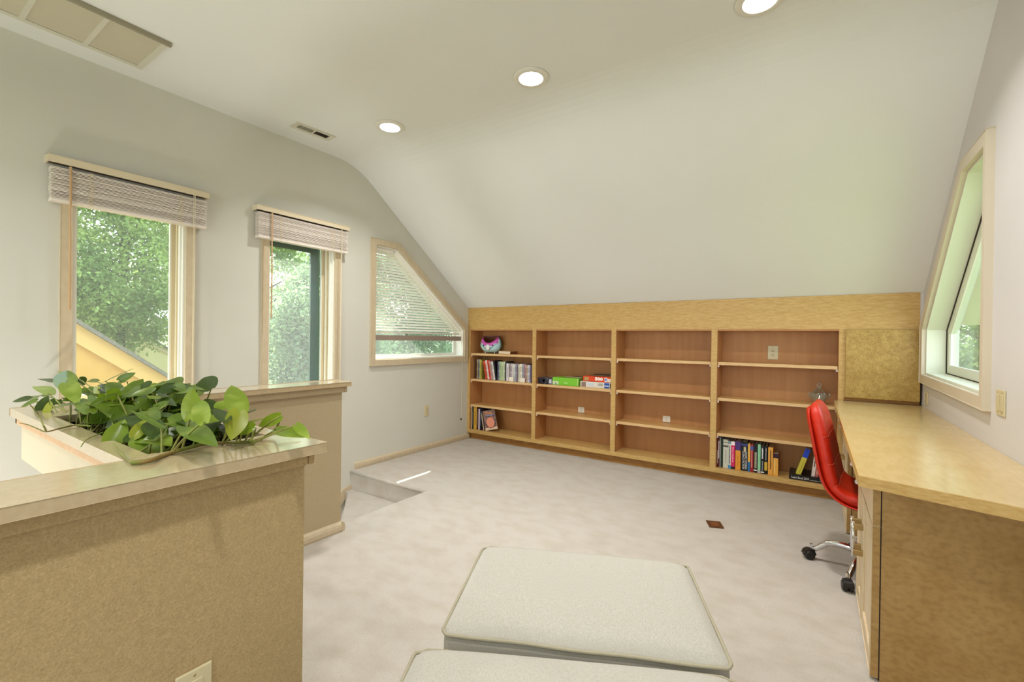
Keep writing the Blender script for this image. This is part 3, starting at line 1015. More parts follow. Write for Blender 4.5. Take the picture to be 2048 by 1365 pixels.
def add_leaf(B, T, wd, shade, facing=None, fold=None, roll=0.0, stem=True, root=None):
    B, T = Vector(B), Vector(T)
    ya = (T - B)
    L = ya.length
    ya.normalize()
    N = facing or ((EYE - B).normalized() + Vector((lrnd.uniform(-.35, .35), lrnd.uniform(-.2, .2), lrnd.uniform(0.1, .7))))
    N = (N - ya * N.dot(ya)).normalized()
    xa = ya.cross(N)
    vs, fs = leaf_mesh(L, wd, fold if fold is not None else lrnd.uniform(0.12, 0.38), lrnd.uniform(-0.02, 0.14), lrnd.uniform(-.06, .06), lrnd)
    m = Matrix(((xa.x, ya.x, N.x, B.x), (xa.y, ya.y, N.y, B.y), (xa.z, ya.z, N.z, B.z), (0, 0, 0, 1))) @ Matrix.Rotation(roll, 4, 'Y')
    o = MB().add([m @ Vector(v) for v in vs], fs).build('leaf', LEAFM[shade], pl, smooth=True)
    sd_ = o.modifiers.new('s', 'SUBSURF')
    sd_.levels = sd_.render_levels = 1
    # midrib
    if stem:
        root = root or Vector((min(max(B.x + lrnd.uniform(-.08, .08), -2.08), -1.30), min(max(B.y + lrnd.uniform(-.05, .05), 0.43), 0.65), 0.875))
        mid = (B + root) / 2 + Vector((lrnd.uniform(-.02, .02), lrnd.uniform(-.02, .02), 0.02))
        pts = []
        for i in range(7):
            t = i / 6
            pts.append(root * (1 - t) ** 2 + mid * 2 * t * (1 - t) + B * t * t)
        MB().tube(pts, [0.0032 - 0.0012 * i / 6 for i in range(7)], 6).build('stem', M_STEM, pl, smooth=True)
    return o


def z4(x, y):
    return 20 + x / 6.4, 730 + y / 6.4


def z5(x, y):
    return 300 + x / 6.024, 740 + y / 6.024


# leaves: frame, stem joint (x,y), tip (x,y), width, depth of the joint, depth of the tip, shade
HERO = [
    (4, 700, 290, 735, 60, 250, .50, .55, 'm'), (4, 730, 240, 850, 440, 210, .45, .43, 'b'),
    (4, 490, 370, 325, 190, 200, .46, .52, 'b'), (4, 600, 235, 330, 150, 150, .58, .58, 'd'),
    (4, 470, 400, 235, 330, 140, .50, .56, 'm'), (4, 255, 440, 15, 465, 100, .46, .42, 'd'),
    (4, 335, 470, 88, 560, 100, .44, .40, 'm'), (4, 505, 450, 315, 700, 170, .43, .385, 'd'),
    (4, 505, 510, 395, 770, 80, .42, .38, 'y'), (4, 845, 500, 510, 540, 100, .43, .41, 'm'),
    (4, 1010, 610, 930, 400, 230, .42, .48, 'b'), (4, 1110, 430, 1290, 660, 240, .46, .42, 'm'),
    (4, 1110, 430, 880, 270, 150, .52, .56, 'd'), (4, 1120, 290, 1120, 450, 80, .55, .52, 'y'),
    (4, 1225, 215, 1595, 48, 140, .66, .70, 'm'), (4, 1400, 200, 1605, 100, 110, .62, .66, 'm'),
    (4, 1115, 215, 925, 180, 80, .66, .66, 'm'), (4, 1345, 420, 1125, 362, 66, .52, .48, 'b'),
    (4, 1500, 410, 1710, 160, 190, .52, .58, 'm'), (4, 1620, 330, 1800, 445, 110, .56, .50, 'b'),
    (4, 1475, 430, 1310, 330, 110, .50, .54, 'm'), (4, 1290, 1015, 1475, 695, 260, .395, .43, 'b'),
    (4, 1410, 690, 1215, 810, 150, .45, .43, 'd'), (4, 1585, 925, 1745, 690, 160, .42, .45, 'y'),
    (4, 1900, 700, 1630, 540, 170, .48, .50, 'm'), (4, 1935, 800, 1525, 578, 80, .44, .42, 'm'),
    (4, 1920, 800, 1750, 940, 170, .50, .46, 'o'), (4, 1700, 930, 1810, 1140, 150, .46, .43, 'o'),
    (4, 880, 180, 960, 260, 130, .60, .62, 'd'), (4, 990, 300, 1010, 400, 150, .55, .55, 'm'),
    (4, 1180, 260, 1320, 300, 130, .60, .60, 'd'), (4, 1500, 220, 1340, 260, 110, .64, .66, 'd'),
    (4, 720, 420, 930, 450, 120, .50, .50, 'd'), (4, 1650, 420, 1780, 510, 130, .52, .50, 'd'),
    (4, 640, 90, 690, 80, 80, .58, .56, 'b'), (4, 560, 560, 660, 440, 120, .48, .5, 'd'),
    (5, 290, 240, 65, 255, 130, .56, .52, 'd'), (5, 265, 180, 425, 235, 150, .58, .56, 'm'),
    (5, 205, 200, 98, 55, 40, .64, .70, 'd'), (5, 415, 200, 660, 240, 56, .62, .60, 'm'),
    (5, 480, 590, 515, 205, 215, .46, .52, 'b'), (5, 650, 620, 555, 280, 215, .44, .50, 'b'),
    (5, 940, 610, 760, 480, 150, .52, .54, 'd'), (5, 1070, 520, 982, 120, 280, .56, .62, 'b'),
    (5, 1070, 510, 975, 850, 260, .55, .52, 'y'), (5, 1255, 690, 1030, 770, 150, .58, .55, 'b'),
    (5, 1565, 560, 1280, 695, 150, .62, .60, 'b'), (5, 1530, 730, 1860, 810, 150, .63, .60, 'b'),
    (5, 1765, 670, 1928, 838, 120, .62, .60, 'b'), (5, 240, 585, 625, 645, 110, .50, .48, 'd'),
    (5, 430, 690, 838, 955, 250, .46, .42, 'm'), (5, 205, 410, -10, 480, 100, .52, .50, 'm'),
    (5, 70, 540, 335, 538, 100, .50, .49, 'd'), (5, 95, 590, -10, 460, 120, .48, .50, 'm'),
    (5, 380, 700, 545, 640, 110, .50, .50, 'b'), (5, 290, 750, 170, 650, 120, .52, .54, 'y'),
    (5, 250, 380, 420, 300, 140, .54, .58, 'm'), (5, 130, 330, 300, 420, 110, .54, .52, 'd'),
]
for z, bxp, byp, txp, typ, wpx, yb, yt, sh in HERO:
    f_, k_ = (z4, 6.4) if z == 4 else (z5, 6.024)
    Bp = at(1, yb, *f_(bxp, byp))
    Tp = at(1, yt, *f_(txp, typ))
    depth = (CM @ (Bp - EYE)).z
    wd = wpx / k_ * depth / 902.7
    add_leaf(Bp, Tp, wd, sh)
# further small leaves that fill the mass between
for i in range(140):
    x = lrnd.uniform(-2.08, -1.34)
    y = lrnd.uniform(0.43, 0.68)
    zz = 0.925 + lrnd.uniform(0.0, 0.115) * (1.0 if x < -1.55 else 0.5)
    a = lrnd.uniform(0, 2 * PI)
    L = lrnd.uniform(0.06, 0.10)
    B = Vector((x, y, zz))
    T = B + Vector((math.cos(a), math.sin(a) * 0.7, lrnd.uniform(-.5, .35))) * L
    add_leaf(B, T, L * lrnd.uniform(.7, .85), lrnd.choice('ddmmmbb'), facing=Vector((lrnd.uniform(-.2, .8), lrnd.uniform(-.8, .1), 1)))
# bare petioles near the front edge
for i in range(46):
    x = lrnd.uniform(-2.05, -1.31)
    y = lrnd.uniform(0.41, 0.50)
    p0 = Vector((x, y, 0.876))
    p2 = p0 + Vector((lrnd.uniform(-.05, .05), lrnd.uniform(0, .06), lrnd.uniform(.04, .09)))
    p1 = p0 + Vector((0, 0, 0.03))
    MB().tube([p0, p1, p2], [0.0028, 0.0026, 0.002], 6).build('stem', M_STEM, pl, smooth=True)
# the trailing vines on the cap
def vine(pix, r0, m=M_VINE, zc=NZ + 0.005):
    pts = []
    for u, v, dz in pix:
        p = at(2, zc + dz, u, v)
        pts.append(p)
    sm = []
    for i in range(len(pts) - 1):
        for k in range(4):
            t = k / 4
            p0, p1, p2, p3 = pts[max(i - 1, 0)], pts[i], pts[i + 1], pts[min(i + 2, len(pts) - 1)]
            sm.append(0.5 * ((2 * p1) + (p2 - p0) * t + (2 * p0 - 5 * p1 + 4 * p2 - p3) * t * t + (3 * p1 - p0 - 3 * p2 + p3) * t ** 3))
    sm.append(pts[-1])
    n = len(sm)
    MB().tube(sm, [r0 * (1 - 0.5 * i / n) for i in range(n)], 7).build('vine', m, pl, smooth=True)


vine([(264, 926, 0), (300, 922, .002), (333, 909, 0), (382, 895, .004), (416, 888, .002), (450, 887, 0), (475, 886, 0), (505, 883, 0), (530, 874, .002), (548, 862, .01), (556, 850, .03), (560, 838, .05)], 0.0052)
vine([(182, 853, .004), (150, 851, 0), (118, 858, 0), (92, 864, 0), (75, 858, 0), (55, 850, 0), (40, 847, 0)], 0.0026)
vine([(92, 862, 0.0), (86, 850, .02), (78, 832, .03), (60, 810, .07)], 0.0026, M_STEM)
vine([(205, 866, .004), (180, 876, 0), (168, 885, 0), (162, 894, 0)], 0.002)
vine([(283, 921, 0), (262, 925, 0), (240, 905, .0), (225, 885, .012)], 0.0024, M_STEM)
vine([(500, 884, 0), (508, 868, .02), (512, 856, .04)], 0.003, M_STEM)
vine([(478, 886, 0), (483, 872, .02), (486, 862, .035)], 0.0026, M_STEM)
vine([(450, 887, 0), (462, 872, .02), (470, 856, .04)], 0.003, M_STEM)
vine([(556, 845, .03), (556, 868, .01), (600, 872, .004)], 0.0024, M_STEM)

# ------------------------------------------------------------------ ottomans
def ottoman(label, cx, cy, ang, lx, ly, h=0.42, dome=0.028):
    t = thing('ottoman', label, 'ottoman', (cx, cy, 0), (0, 0, ang), group='linen ottomans')
    zc = h - dome - 0.006
    # body: slightly bulging upholstered box
    vs, fs = [], []
    ring = []
    n = 12

    def rr_pt(a, sx, sy, r=0.035):
        pass
    def rounded(sx, sy, r, seg=5):
        p = []
        for (qx, qy, a0) in ((1, 1, 0), (-1, 1, 90), (-1, -1, 180), (1, -1, 270)):
            for k in range(seg + 1):
                a = R(a0 + 90 * k / seg)
                p.append((qx * (sx - r) + r * math.cos(a), qy * (sy - r) + r * math.sin(a)))
        return p
    lv = [(0.05, -0.006), (0.08, -0.002), (zc * 0.5, 0.003), (zc - 0.02, 0.0), (zc, -0.004)]
    m = 24
    for z, d in lv:
        for p in rounded(lx / 2 + d, ly / 2 + d, 0.028):
            vs.append((p[0], p[1], z))
    for i in range(len(lv) - 1):
        for k in range(m):
            a, b = i * m + k, i * m + (k + 1) % m
            fs.append((a, b, b + m, a + m))
    fs.append(tuple(range(m - 1, -1, -1)))
    fs.append(tuple(range((len(lv) - 1) * m, len(lv) * m)))
    MB().add(vs, fs).build('body', M_LINEN, t, smooth=False, world=False)
    # cushioned top
    nx, ny = 34, 26
    g = MB()
    for j in range(ny + 1):
        for i in range(nx + 1):
            u, v = 2 * i / nx - 1, 2 * j / ny - 1
            # rounded corners by superellipse squeeze
            px, py = u * lx / 2, v * ly / 2
            r = 0.03
            ex, ey = abs(px) - (lx / 2 - r), abs(py) - (ly / 2 - r)
            if ex > 0 and ey > 0:
                l_ = math.hypot(ex, ey)
                mx_ = max(ex, ey)
                k = mx_ / l_ if l_ > 0 else 1
                px = math.copysign(lx / 2 - r + ex * k, px)
                py = math.copysign(ly / 2 - r + ey * k, py)
            e = (1 - abs(u) ** 5) * (1 - abs(v) ** 4)
            edge = min(1, (1 - max(abs(u), abs(v))) * 16)
            z = zc + 0.010 * math.sqrt(max(0, edge)) + dome * max(0, e) ** 0.6
            g.v.append((px, py, z))
    for j in range(ny):
        for i in range(nx):
            a = j * (nx + 1) + i
            g.f.append((a, a + 1, a + nx + 2, a + nx + 1))
            g.m.append(0)
    g.build('cushion_top', M_LINEN, t, smooth=True, world=False)
    pts = [(p[0], p[1], zc + 0.002 + 0.002 * math.sin(i * 1.3)) for i, p in enumerate(rounded(lx / 2 + 0.003, ly / 2 + 0.003, 0.03, 6))]
    dense = []
    for i in range(len(pts)):
        a, b = Vector(pts[i]), Vector(pts[(i + 1) % len(pts)])
        kk = max(1, int((b - a).length / 0.04))
        for q in range(kk):
            p = a.lerp(b, q / kk)
            dense.append((p.x, p.y, p.z + 0.0015 * math.sin(len(dense) * 0.9)))
    dense.append(dense[0])
    MB().tube(dense, 0.0048, 8, cap=False).build('piping', M_PIPE, t, smooth=True, world=False)
    for sx in (-1, 1):
        for sy in (-1, 1):
            MB().lathe([(0.014, 0), (0.018, 0.05)], 12, (sx * (lx / 2 - 0.05), sy * (ly / 2 - 0.05), 0)).build('leg', M_BROWN, t, world=False)
    return t


ottoman('linen ottoman with piped cushion, farther of the two from the camera', -0.612, 1.325, R(24.6), 0.755, 0.525)
ottoman('linen ottoman in the foreground, cut off by the bottom of the picture', -0.385, 0.80, R(27.5), 0.80, 0.54, dome=0.04)

# ------------------------------------------------------------------ red desk chair
ch = thing('desk_chair', 'red leatherette armless desk chair on a chrome five-star base', 'chair', (0.262, 2.99, 0), (0, 0, R(-6)))


def sweep(path, widths, thick, nseg=28, ex=0.45, off=0.0):
    """path of (x,z) in the local XZ plane; superellipse section (thickness along normal, width along y)"""
    vs, fs = [], []
    n = len(path)
    for i, (x, z) in enumerate(path):
        a, b = path[max(i - 1, 0)], path[min(i + 1, n - 1)]
        d = Vector((b[0] - a[0], 0, b[1] - a[1])).normalized()
        nn = Vector((-d.z, 0, d.x))
        w_, t_ = widths[i] / 2, thick[i] / 2
        for k in range(nseg):
            an = 2 * PI * k / nseg
            c, s = math.cos(an), math.sin(an)
            cc = math.copysign(abs(c) ** ex, c)
            ss = math.copysign(abs(s) ** 0.8, s)
            dish = 0.10 * w_ * (cc * cc)   # sides wrap forwards
            p = Vector((x, 0, z)) + nn * (-(ss * t_) + off - dish * -1) + Vector((0, cc * w_, 0))
            vs.append(p)
    for i in range(n - 1):
        for k in range(nseg):
            a, b = i * nseg + k, i * nseg + (k + 1) % nseg
            fs.append((a, b, b + nseg, a + nseg))
    fs.append(tuple(reversed(range(nseg))))
    fs.append(tuple(range((n - 1) * nseg, n * nseg)))
    return MB().add(vs, fs)


def smooth_path(P, k=5):
    out = []
    for i in range(len(P) - 1):
        p0, p1, p2, p3 = P[max(i - 1, 0)], P[i], P[i + 1], P[min(i + 2, len(P) - 1)]
        for q in range(k):
            t = q / k
            out.append(tuple(0.5 * ((2 * p1[c]) + (p2[c] - p0[c]) * t + (2 * p0[c] - 5 * p1[c] + 4 * p2[c] - p3[c]) * t * t + (3 * p1[c] - p0[c] - 3 * p2[c] + p3[c]) * t ** 3) for c in range(len(p1))))
    out.append(tuple(P[-1]))
    return out


# (x, z, width, thickness): from the back top down and along the seat to its front
PTH = [(-0.268, 0.868, 0.20, 0.022), (-0.262, 0.86, 0.28, 0.055), (-0.250, 0.815, 0.34, 0.076), (-0.232, 0.73, 0.375, 0.082), (-0.212, 0.63, 0.39, 0.084), (-0.192, 0.53, 0.395, 0.084),
       (-0.165, 0.455, 0.40, 0.074), (-0.10, 0.408, 0.405, 0.078), (0.0, 0.398, 0.41, 0.078), (0.11, 0.402, 0.41, 0.072), (0.19, 0.400, 0.39, 0.06), (0.215, 0.392, 0.34, 0.03)]
sp = smooth_path(PTH, 6)
th = [p[3] for p in sp]
wd = [p[2] for p in sp]
seams = [19, 27, 35, 52]
for s_ in seams:
    if s_ < len(th):
        th[s_] *= 0.95
        wd[s_] *= 0.992
cu = sweep([(p[0], p[1]) for p in sp], wd, th)
cushion = cu.build('seat_cushion', M_RED, ch, smooth=True, world=False)
# outer shell behind and under the padding
sp2 = [p for p in sp][3:-6]
sh_ = sweep([(p[0], p[1]) for p in sp2], [p[2] * 1.012 for p in sp2], [0.020] * len(sp2), off=-0.0)
# move the shell to the outer side
vs = []
nseg = 28
for i, p in enumerate(sp2):
    a, b = sp2[max(i - 1, 0)], sp2[min(i + 1, len(sp2) - 1)]
    d = Vector((b[0] - a[0], 0, b[1] - a[1])).normalized()
    nn = Vector((-d.z, 0, d.x))
    for k in range(nseg):
        v = Vector(sh_.v[i * nseg + k]) - nn * (p[3] * 0.5 - 0.004)
        vs.append(tuple(v))
sh_.v = vs
sh_.build('back_shell', M_RED, ch, smooth=True, world=False)
for s_ in seams[:4]:
    p = sp[s_]
    a, b = sp[s_ - 1], sp[s_ + 1]
    d = Vector((b[0] - a[0], 0, b[1] - a[1])).normalized()
    nn = Vector((-d.z, 0, d.x))
    pts = []
    for k in range(15):
        an = -PI * 0.02 - PI * 0.96 * k / 14
        c, s = math.cos(an), math.sin(an)
        cc = math.copysign(abs(c) ** 0.45, c)
        ss = math.copysign(abs(s) ** 0.8, s)
        w_, t_ = wd[s_] / 2 + 0.0008, th[s_] / 2 + 0.0008
        pts.append(Vector((p[0], 0, p[1])) + nn * (-(ss * t_) + 0.10 * w_ * cc * cc) + Vector((0, cc * w_, 0)))
    MB().tube(pts, 0.0011, 5).build('seam', M_REDSEAM, ch, smooth=True, world=False)
MB().lathe([(0.10, 0.345), (0.10, 0.362), (0.05, 0.364)], 20).build('seat_plate', M_BLACK, ch, world=False)
MB().lathe([(0.026, 0.09), (0.026, 0.20), (0.015, 0.205), (0.015, 0.348)], 20).build('gas_lift', M_CHROME, ch, smooth=True, world=False)
MB().lathe([(0.034, 0.062), (0.04, 0.075), (0.038, 0.105), (0.026, 0.118)], 20).build('hub', M_CHROME, ch, smooth=True, world=False)
base_angs = [178 + 72 * k for k in range(5)]
for a in base_angs:
    mt = Matrix.Rotation(R(a), 4, 'Z')
    pts, rs = [], []
    for k in range(11):
        t = k / 10
        r = 0.03 + 0.235 * t
        z = 0.098 + 0.022 * math.sin(PI * min(1, t * 1.15)) - 0.045 * max(0, t - 0.7) / 0.3
        pts.append(mt @ Vector((r, 0, z)))
        rs.append(0.020 - 0.007 * t)
    MB().tube(pts, rs, 12).build('base_arm', M_CHROME, ch, smooth=True, world=False)
    ca = thing('x', None, None, (0, 0, 0))
    bpy.data.objects.remove(ca)
    c0 = mt @ Vector((0.268, 0, 0))
    sw = Matrix.Translation(c0) @ Matrix.Rotation(R(a + 35), 4, 'Z')
    cs = MB()
    cs.lathe([(0.0, -0.024), (0.020, -0.024), (0.026, -0.018), (0.026, -0.004), (0.016, -0.003), (0.016, 0.003), (0.026, 0.004), (0.026, 0.018), (0.020, 0.024), (0.0, 0.024)], 20,
             mtx=sw @ Matrix.Translation((0.012, 0, 0.0265)) @ Matrix.Rotation(R(90), 4, 'X'))
    c_o = cs.build('caster', M_BLACK, ch, smooth=False, world=False)
    hd = MB()
    arc = [(math.cos(R(q)) * 0.031, math.sin(R(q)) * 0.031) for q in range(0, 200, 20)]
    arc2 = [(x * 0.84, y * 0.84) for x, y in reversed(arc)]
    vs2 = [(x, y) for x, y in arc + arc2]
    tmp = MB().prism(vs2, -0.018, 0.018, 'y')
    hd.add([sw @ (Vector(v) + Vector((0.012, 0, 0.028))) for v in tmp.v], tmp.f)
    hd.build('hood', M_BLACK, c_o, world=False)
    MB().tube([c0 + Vector((0, 0, 0.05)), c0 + Vector((0, 0, 0.085))], 0.008, 10).build('caster_stem', M_CHROME, c_o, world=False)


# ------------------------------------------------------------------ books
def book(label, x, z, w, h, d=0.16, color=(120, 30, 30), yf=YF + 0.045, tilt=0.0, top=None, top_f=0.3, texts=(), lines=(), band=None, group=None, pages=(226, 216, 196), yawr=0.0, name='book'):
    """x: left edge of the spine foot, spine faces -Y"""
    t = thing(name, label, 'book', (x, yf, z), (0, tilt, yawr), group)
    c = MB()
    b = min(0.003, w * 0.2)
    c.box(0, 0, 0, w, b, h)
    c.box(0, b, 0, b, d, h)
    c.box(w - b, b, 0, w, d, h)
    c.build('cover', plain(color, 0.4), t, world=False)
    MB().box(b, b, 0.003, w - b, d - 0.004, h - 0.004).build('pages', plain(pages, 0.9), t, world=False)
    if top:
        MB().box(-0.0003, -0.0006, h * (1 - top_f), w + 0.0003, b, h + 0.0003).build('spine_band', plain(top, 0.4), t, world=False)
    if band:
        for z0, z1, col in band:
            MB().box(-0.0003, -0.0007, h * z0, w + 0.0003, b, h * z1).build('spine_band', plain(col, 0.4), t, world=False)
    for s, size, col, zc, xc, fit in texts:
        m = Matrix.Translation((w * xc, -0.0012, h * zc)) @ Matrix.Rotation(R(90), 4, 'Y') @ Matrix.Rotation(R(90), 4, 'X')
        # text runs downwards along the spine
        m = Matrix.Translation((w * xc, -0.0012, h * zc)) @ Matrix(((0, 1, 0, 0), (0, 0, -1, 0), (-1, 0, 0, 0), (0, 0, 0, 1)))
        text(s, size, plain(col, 0.5), t, m, fit=fit)
    for z0, z1, xc, ww, col in lines:
        # broken strokes standing in for small print on the spine
        zz = h * z0
        q = MB()
        rn = random.Random(int(x * 1000) + int(z0 * 100))
        while zz < h * z1:
            g = rn.uniform(0.004, 0.010)
            q.box(w * xc - ww / 2, -0.0011, zz, w * xc + ww / 2 * rn.uniform(.5, 1), -0.0002, min(zz + g, h * z1))
            zz += g + 0.0022
        q.build('print_mark', plain(col, 0.5), t, world=False)
    return t


ORD = ['first', 'second', 'third', 'fourth', 'fifth', 'sixth', 'seventh', 'eighth', 'ninth', 'tenth', 'eleventh', 'twelfth', 'thirteenth', 'fourteenth', 'fifteenth',
       'sixteenth', 'seventeenth', 'eighteenth', 'nineteenth', 'twentieth', 'twenty-first', 'twenty-second', 'twenty-third', 'twenty-fourth', 'twenty-fifth',
       'twenty-sixth', 'twenty-seventh', 'twenty-eighth', 'twenty-ninth', 'thirtieth', 'thirty-first', 'thirty-second', 'thirty-third', 'thirty-fourth']
# right bay, bottom row: (name, pixel left, pixel right, colour, top pixel-derived height ...)
z0b = ZB + 0.001
RB = [
    ('dark red tall book', -0.696, -0.677, 0.262, (96, 14, 22), {}, [], [(0.12, 0.55, 0.28, 0.006, (230, 220, 215)), (0.28, 0.86, 0.72, 0.007, (240, 232, 226))]),
    ('thin grey book', -0.675, -0.667, 0.262, (150, 152, 146), {}, [], []),
    ('dark green thin book', -0.665, -0.649, 0.258, (30, 48, 34), {}, [], []),
    ('thick off-white book', -0.648, -0.609, 0.245, (206, 204, 190), {'band': [(0.88, 0.91, (120, 116, 100)), (0.73, 0.80, (96, 90, 80))]}, [], [(0.18, 0.66, 0.55, 0.006, (120, 116, 104))]),
    ('thin white and blue book', -0.607, -0.586, 0.236, (222, 218, 208), {'band': [(0.0, 0.13, (70, 140, 190)), (0.90, 1.0, (120, 150, 160))]}, [], [(0.18, 0.84, 0.5, 0.009, (60, 60, 64))]),
    ('bright pink book with white title', -0.585, -0.557, 0.236, (214, 24, 96), {'band': [(0.0, 0.09, (30, 20, 34)), (0.86, 1.0, (245, 232, 236))]},
     [('Python Cookbook', 0.02, (250, 240, 244), 0.52, 0.5, (0.130, 0.014))], []),
    ('orange book with purple top', -0.552, -0.513, 0.243, (226, 150, 48), {'top': (74, 50, 120), 'top_f': 0.32}, [], [(0.12, 0.5, 0.5, 0.005, (190, 110, 30))]),
    ('thick black anthology with bold white title', -0.510, -0.459, 0.247, (14, 12, 16), {'band': [(0.86, 0.92, (60, 70, 140))]},
     [('SCIENCE FICTION', 0.02, (244, 242, 244), 0.36, 0.36, (0.150, 0.015)), ('SHORT STORIES', 0.02, (244, 242, 244), 0.36, 0.74, (0.150, 0.015))], [(0.66, 0.82, 0.6, 0.02, (220, 210, 180))]),
    ('narrow yellow and blue book', -0.457, -0.441, 0.236, (232, 182, 78), {'band': [(0.0, 0.34, (34, 116, 176))]}, [], []),
    ('red paperback with blue label', -0.439, -0.417, 0.232, (160, 18, 34), {'band': [(0.80, 0.93, (70, 96, 170))]}, [], [(0.16, 0.78, 0.5, 0.006, (230, 190, 170))]),
    ('black paperback with cream lettering', -0.414, -0.387, 0.236, (18, 16, 18), {'band': [(0.06, 0.10, (240, 236, 228))]}, [], [(0.16, 0.72, 0.4, 0.007, (220, 204, 160)), (0.16, 0.72, 0.72, 0.004, (240, 230, 210))]),
    ('pale mint green book', -0.384, -0.364, 0.240, (150, 210, 168), {'band': [(0.0, 0.1, (180, 170, 170))]}, [], [(0.3, 0.9, 0.5, 0.004, (120, 180, 140))]),
    ('black book with block white title', -0.361, -0.338, 0.230, (14, 14, 20), {'band': [(0.03, 0.07, (240, 240, 240))]}, [], [(0.54, 0.92, 0.5, 0.010, (240, 240, 240)), (0.1, 0.45, 0.5, 0.006, (180, 180, 190))]),
    ('black book with yellow lower half', -0.335, -0.314, 0.232, (20, 18, 22), {'band': [(0.13, 0.43, (206, 170, 60))]}, [], [(0.50, 0.92, 0.5, 0.007, (190, 180, 180))]),
    ('plain orange book', -0.309, -0.275, 0.226, (230, 164, 70), {}, [], [(0.20, 0.90, 0.55, 0.010, (84, 50, 30))]),
    ('short orange and purple book showing its cover', -0.272, -0.237, 0.178, (230, 168, 72), {'top': (48, 18, 40), 'top_f': 0.2}, [], [(0.1, 0.7, 0.3, 0.007, (250, 220, 150))]),
]
for i, (nm, x0, x1, h, col, kw, tx, ln) in enumerate(RB):
    book(nm + ' on the bottom of the rightmost bay', x0, z0b, x1 - x0, h, d=0.165 if i < 15 else 0.13, color=col, texts=tx, lines=ln, group='books in the rightmost bay',
         yawr=0, **kw)
# illustrated front cover of the last book is seen from its side
lastb = [o for o in COL.objects if o.type == 'EMPTY' and o.get('label', '').startswith('short orange and purple')][0]
MB().box(0.0351, 0.004, 0.002, 0.0358, 0.128, 0.176).build('front_cover', mat('cover_art', (40, 16, 34), rough=0.3, c2=(176, 70, 44), scale=14, detail=2, lo=0.52, hi=0.6), lastb, world=False)

# lying book and the ones standing on it
t = thing('book', 'large black computing book lying flat under other books', 'book', (-0.160, YF + 0.02, z0b), (0, 0, R(0)), 'books in the rightmost bay')
lb_ = MB()
lb_.box(0, 0, 0, 0.30, 0.003, 0.040)
lb_.box(0, 0.003, 0, 0.30, 0.22, 0.003)
lb_.box(0, 0.003, 0.037, 0.30, 0.22, 0.040)
lb_.build('cover', plain((16, 12, 16), 0.3), t, world=False)
MB().box(0.003, 0.003, 0.003, 0.297, 0.217, 0.037).build('pages', plain((226, 216, 196), 0.9), t, world=False)
fm = Matrix.Translation((0.075, -0.0012, 0.018)) @ Matrix.Rotation(R(90), 4, 'X')
text('Learn Excel 2010', 0.02, plain((250, 248, 244), 0.5), t, fm, fit=(0.115, 0.017))
fm = Matrix.Translation((0.215, -0.0012, 0.013)) @ Matrix.Rotation(R(90), 4, 'X')
text('Expert Skills with The Smart Method', 0.01, plain((230, 226, 222), 0.5), t, fm, fit=(0.15, 0.009))
zl = z0b + 0.041
tb = book('leaning yellow-green book with blue top on the black book', -0.116, zl + 0.001, 0.034, 0.222, d=0.15, color=(204, 190, 66), top=(24, 66, 196), top_f=0.34, tilt=R(17),
          lines=[(0.08, 0.55, 0.6, 0.004, (150, 140, 40))], group='books in the rightmost bay', yf=YF + 0.05)
book('white and red striped book standing on the black book', -0.012, zl, 0.022, 0.222, color=(226, 206, 200), tilt=R(6), lines=[(0.35, 0.95, 0.5, 0.008, (60, 50, 50))], group='books in the rightmost bay', yf=YF + 0.05)
book('dark pink book with red title standing on the black book', 0.0125, zl, 0.020, 0.214, color=(190, 104, 96), tilt=R(6), lines=[(0.1, 0.9, 0.5, 0.008, (236, 190, 180))], group='books in the rightmost bay', yf=YF + 0.05)
book('teal book with white lettering beside the chair back', 0.044, zl, 0.030, 0.206, color=(22, 112, 146), tilt=R(4), lines=[(0.06, 0.42, 0.5, 0.012, (240, 246, 248)), (0.5, 0.72, 0.5, 0.010, (220, 236, 240))], group='books in the rightmost bay', yf=YF + 0.05)
book('white book half hidden behind the chair back', 0.090, zl, 0.028, 0.20, color=(232, 228, 216), group='books in the rightmost bay', yf=YF + 0.05)

# second shelf of the first bay: a packed row of thin books
cols = [(36, 28, 40), (176, 140, 92), (196, 176, 150), (110, 114, 126), (150, 156, 172), (206, 196, 96), (176, 168, 84), (150, 140, 60),
        (206, 84, 60), (222, 120, 84), (232, 220, 214), (214, 60, 34), (200, 150, 142), (198, 176, 176), (236, 232, 226), (28, 24, 34),
        (126, 126, 150), (176, 196, 150), (196, 212, 172), (206, 214, 186), (60, 60, 70), (226, 222, 226), (170, 150, 156), (208, 200, 204),
        (226, 226, 220), (176, 178, 190), (140, 120, 140), (206, 206, 180), (232, 228, 210), (170, 166, 186), (190, 150, 150), (196, 176, 160), (216, 214, 226), (120, 110, 140)]
names = ['black', 'tan', 'cream', 'grey', 'blue-grey', 'yellow', 'olive', 'dark olive', 'red', 'salmon', 'white and red', 'bright red', 'dusty pink', 'pinkish grey', 'white', 'black',
         'slate', 'pale green', 'light green', 'mint', 'charcoal', 'white', 'mauve', 'pale grey', 'ivory', 'steel grey', 'plum grey', 'sage', 'off-white', 'lavender', 'rose', 'beige', 'pearl', 'purple grey']
ws = [1, 1.1, .9, 1, 1, .8, .9, .9, 1, .8, 1.1, 1.1, .9, .9, .9, 1.1, 1, 1, 1.2, .9, .8, 1.3, .9, 1, 1, 1, .9, .9, 1.2, .9, .9, 1, .9, .9]
tot = sum(ws)
x = -3.392
seg_w = {0: 0.100 / sum(ws[:8]), 1: 0.165 / sum(ws[8:16]), 2: 0.466 / sum(ws[16:])}
rb = random.Random(5)
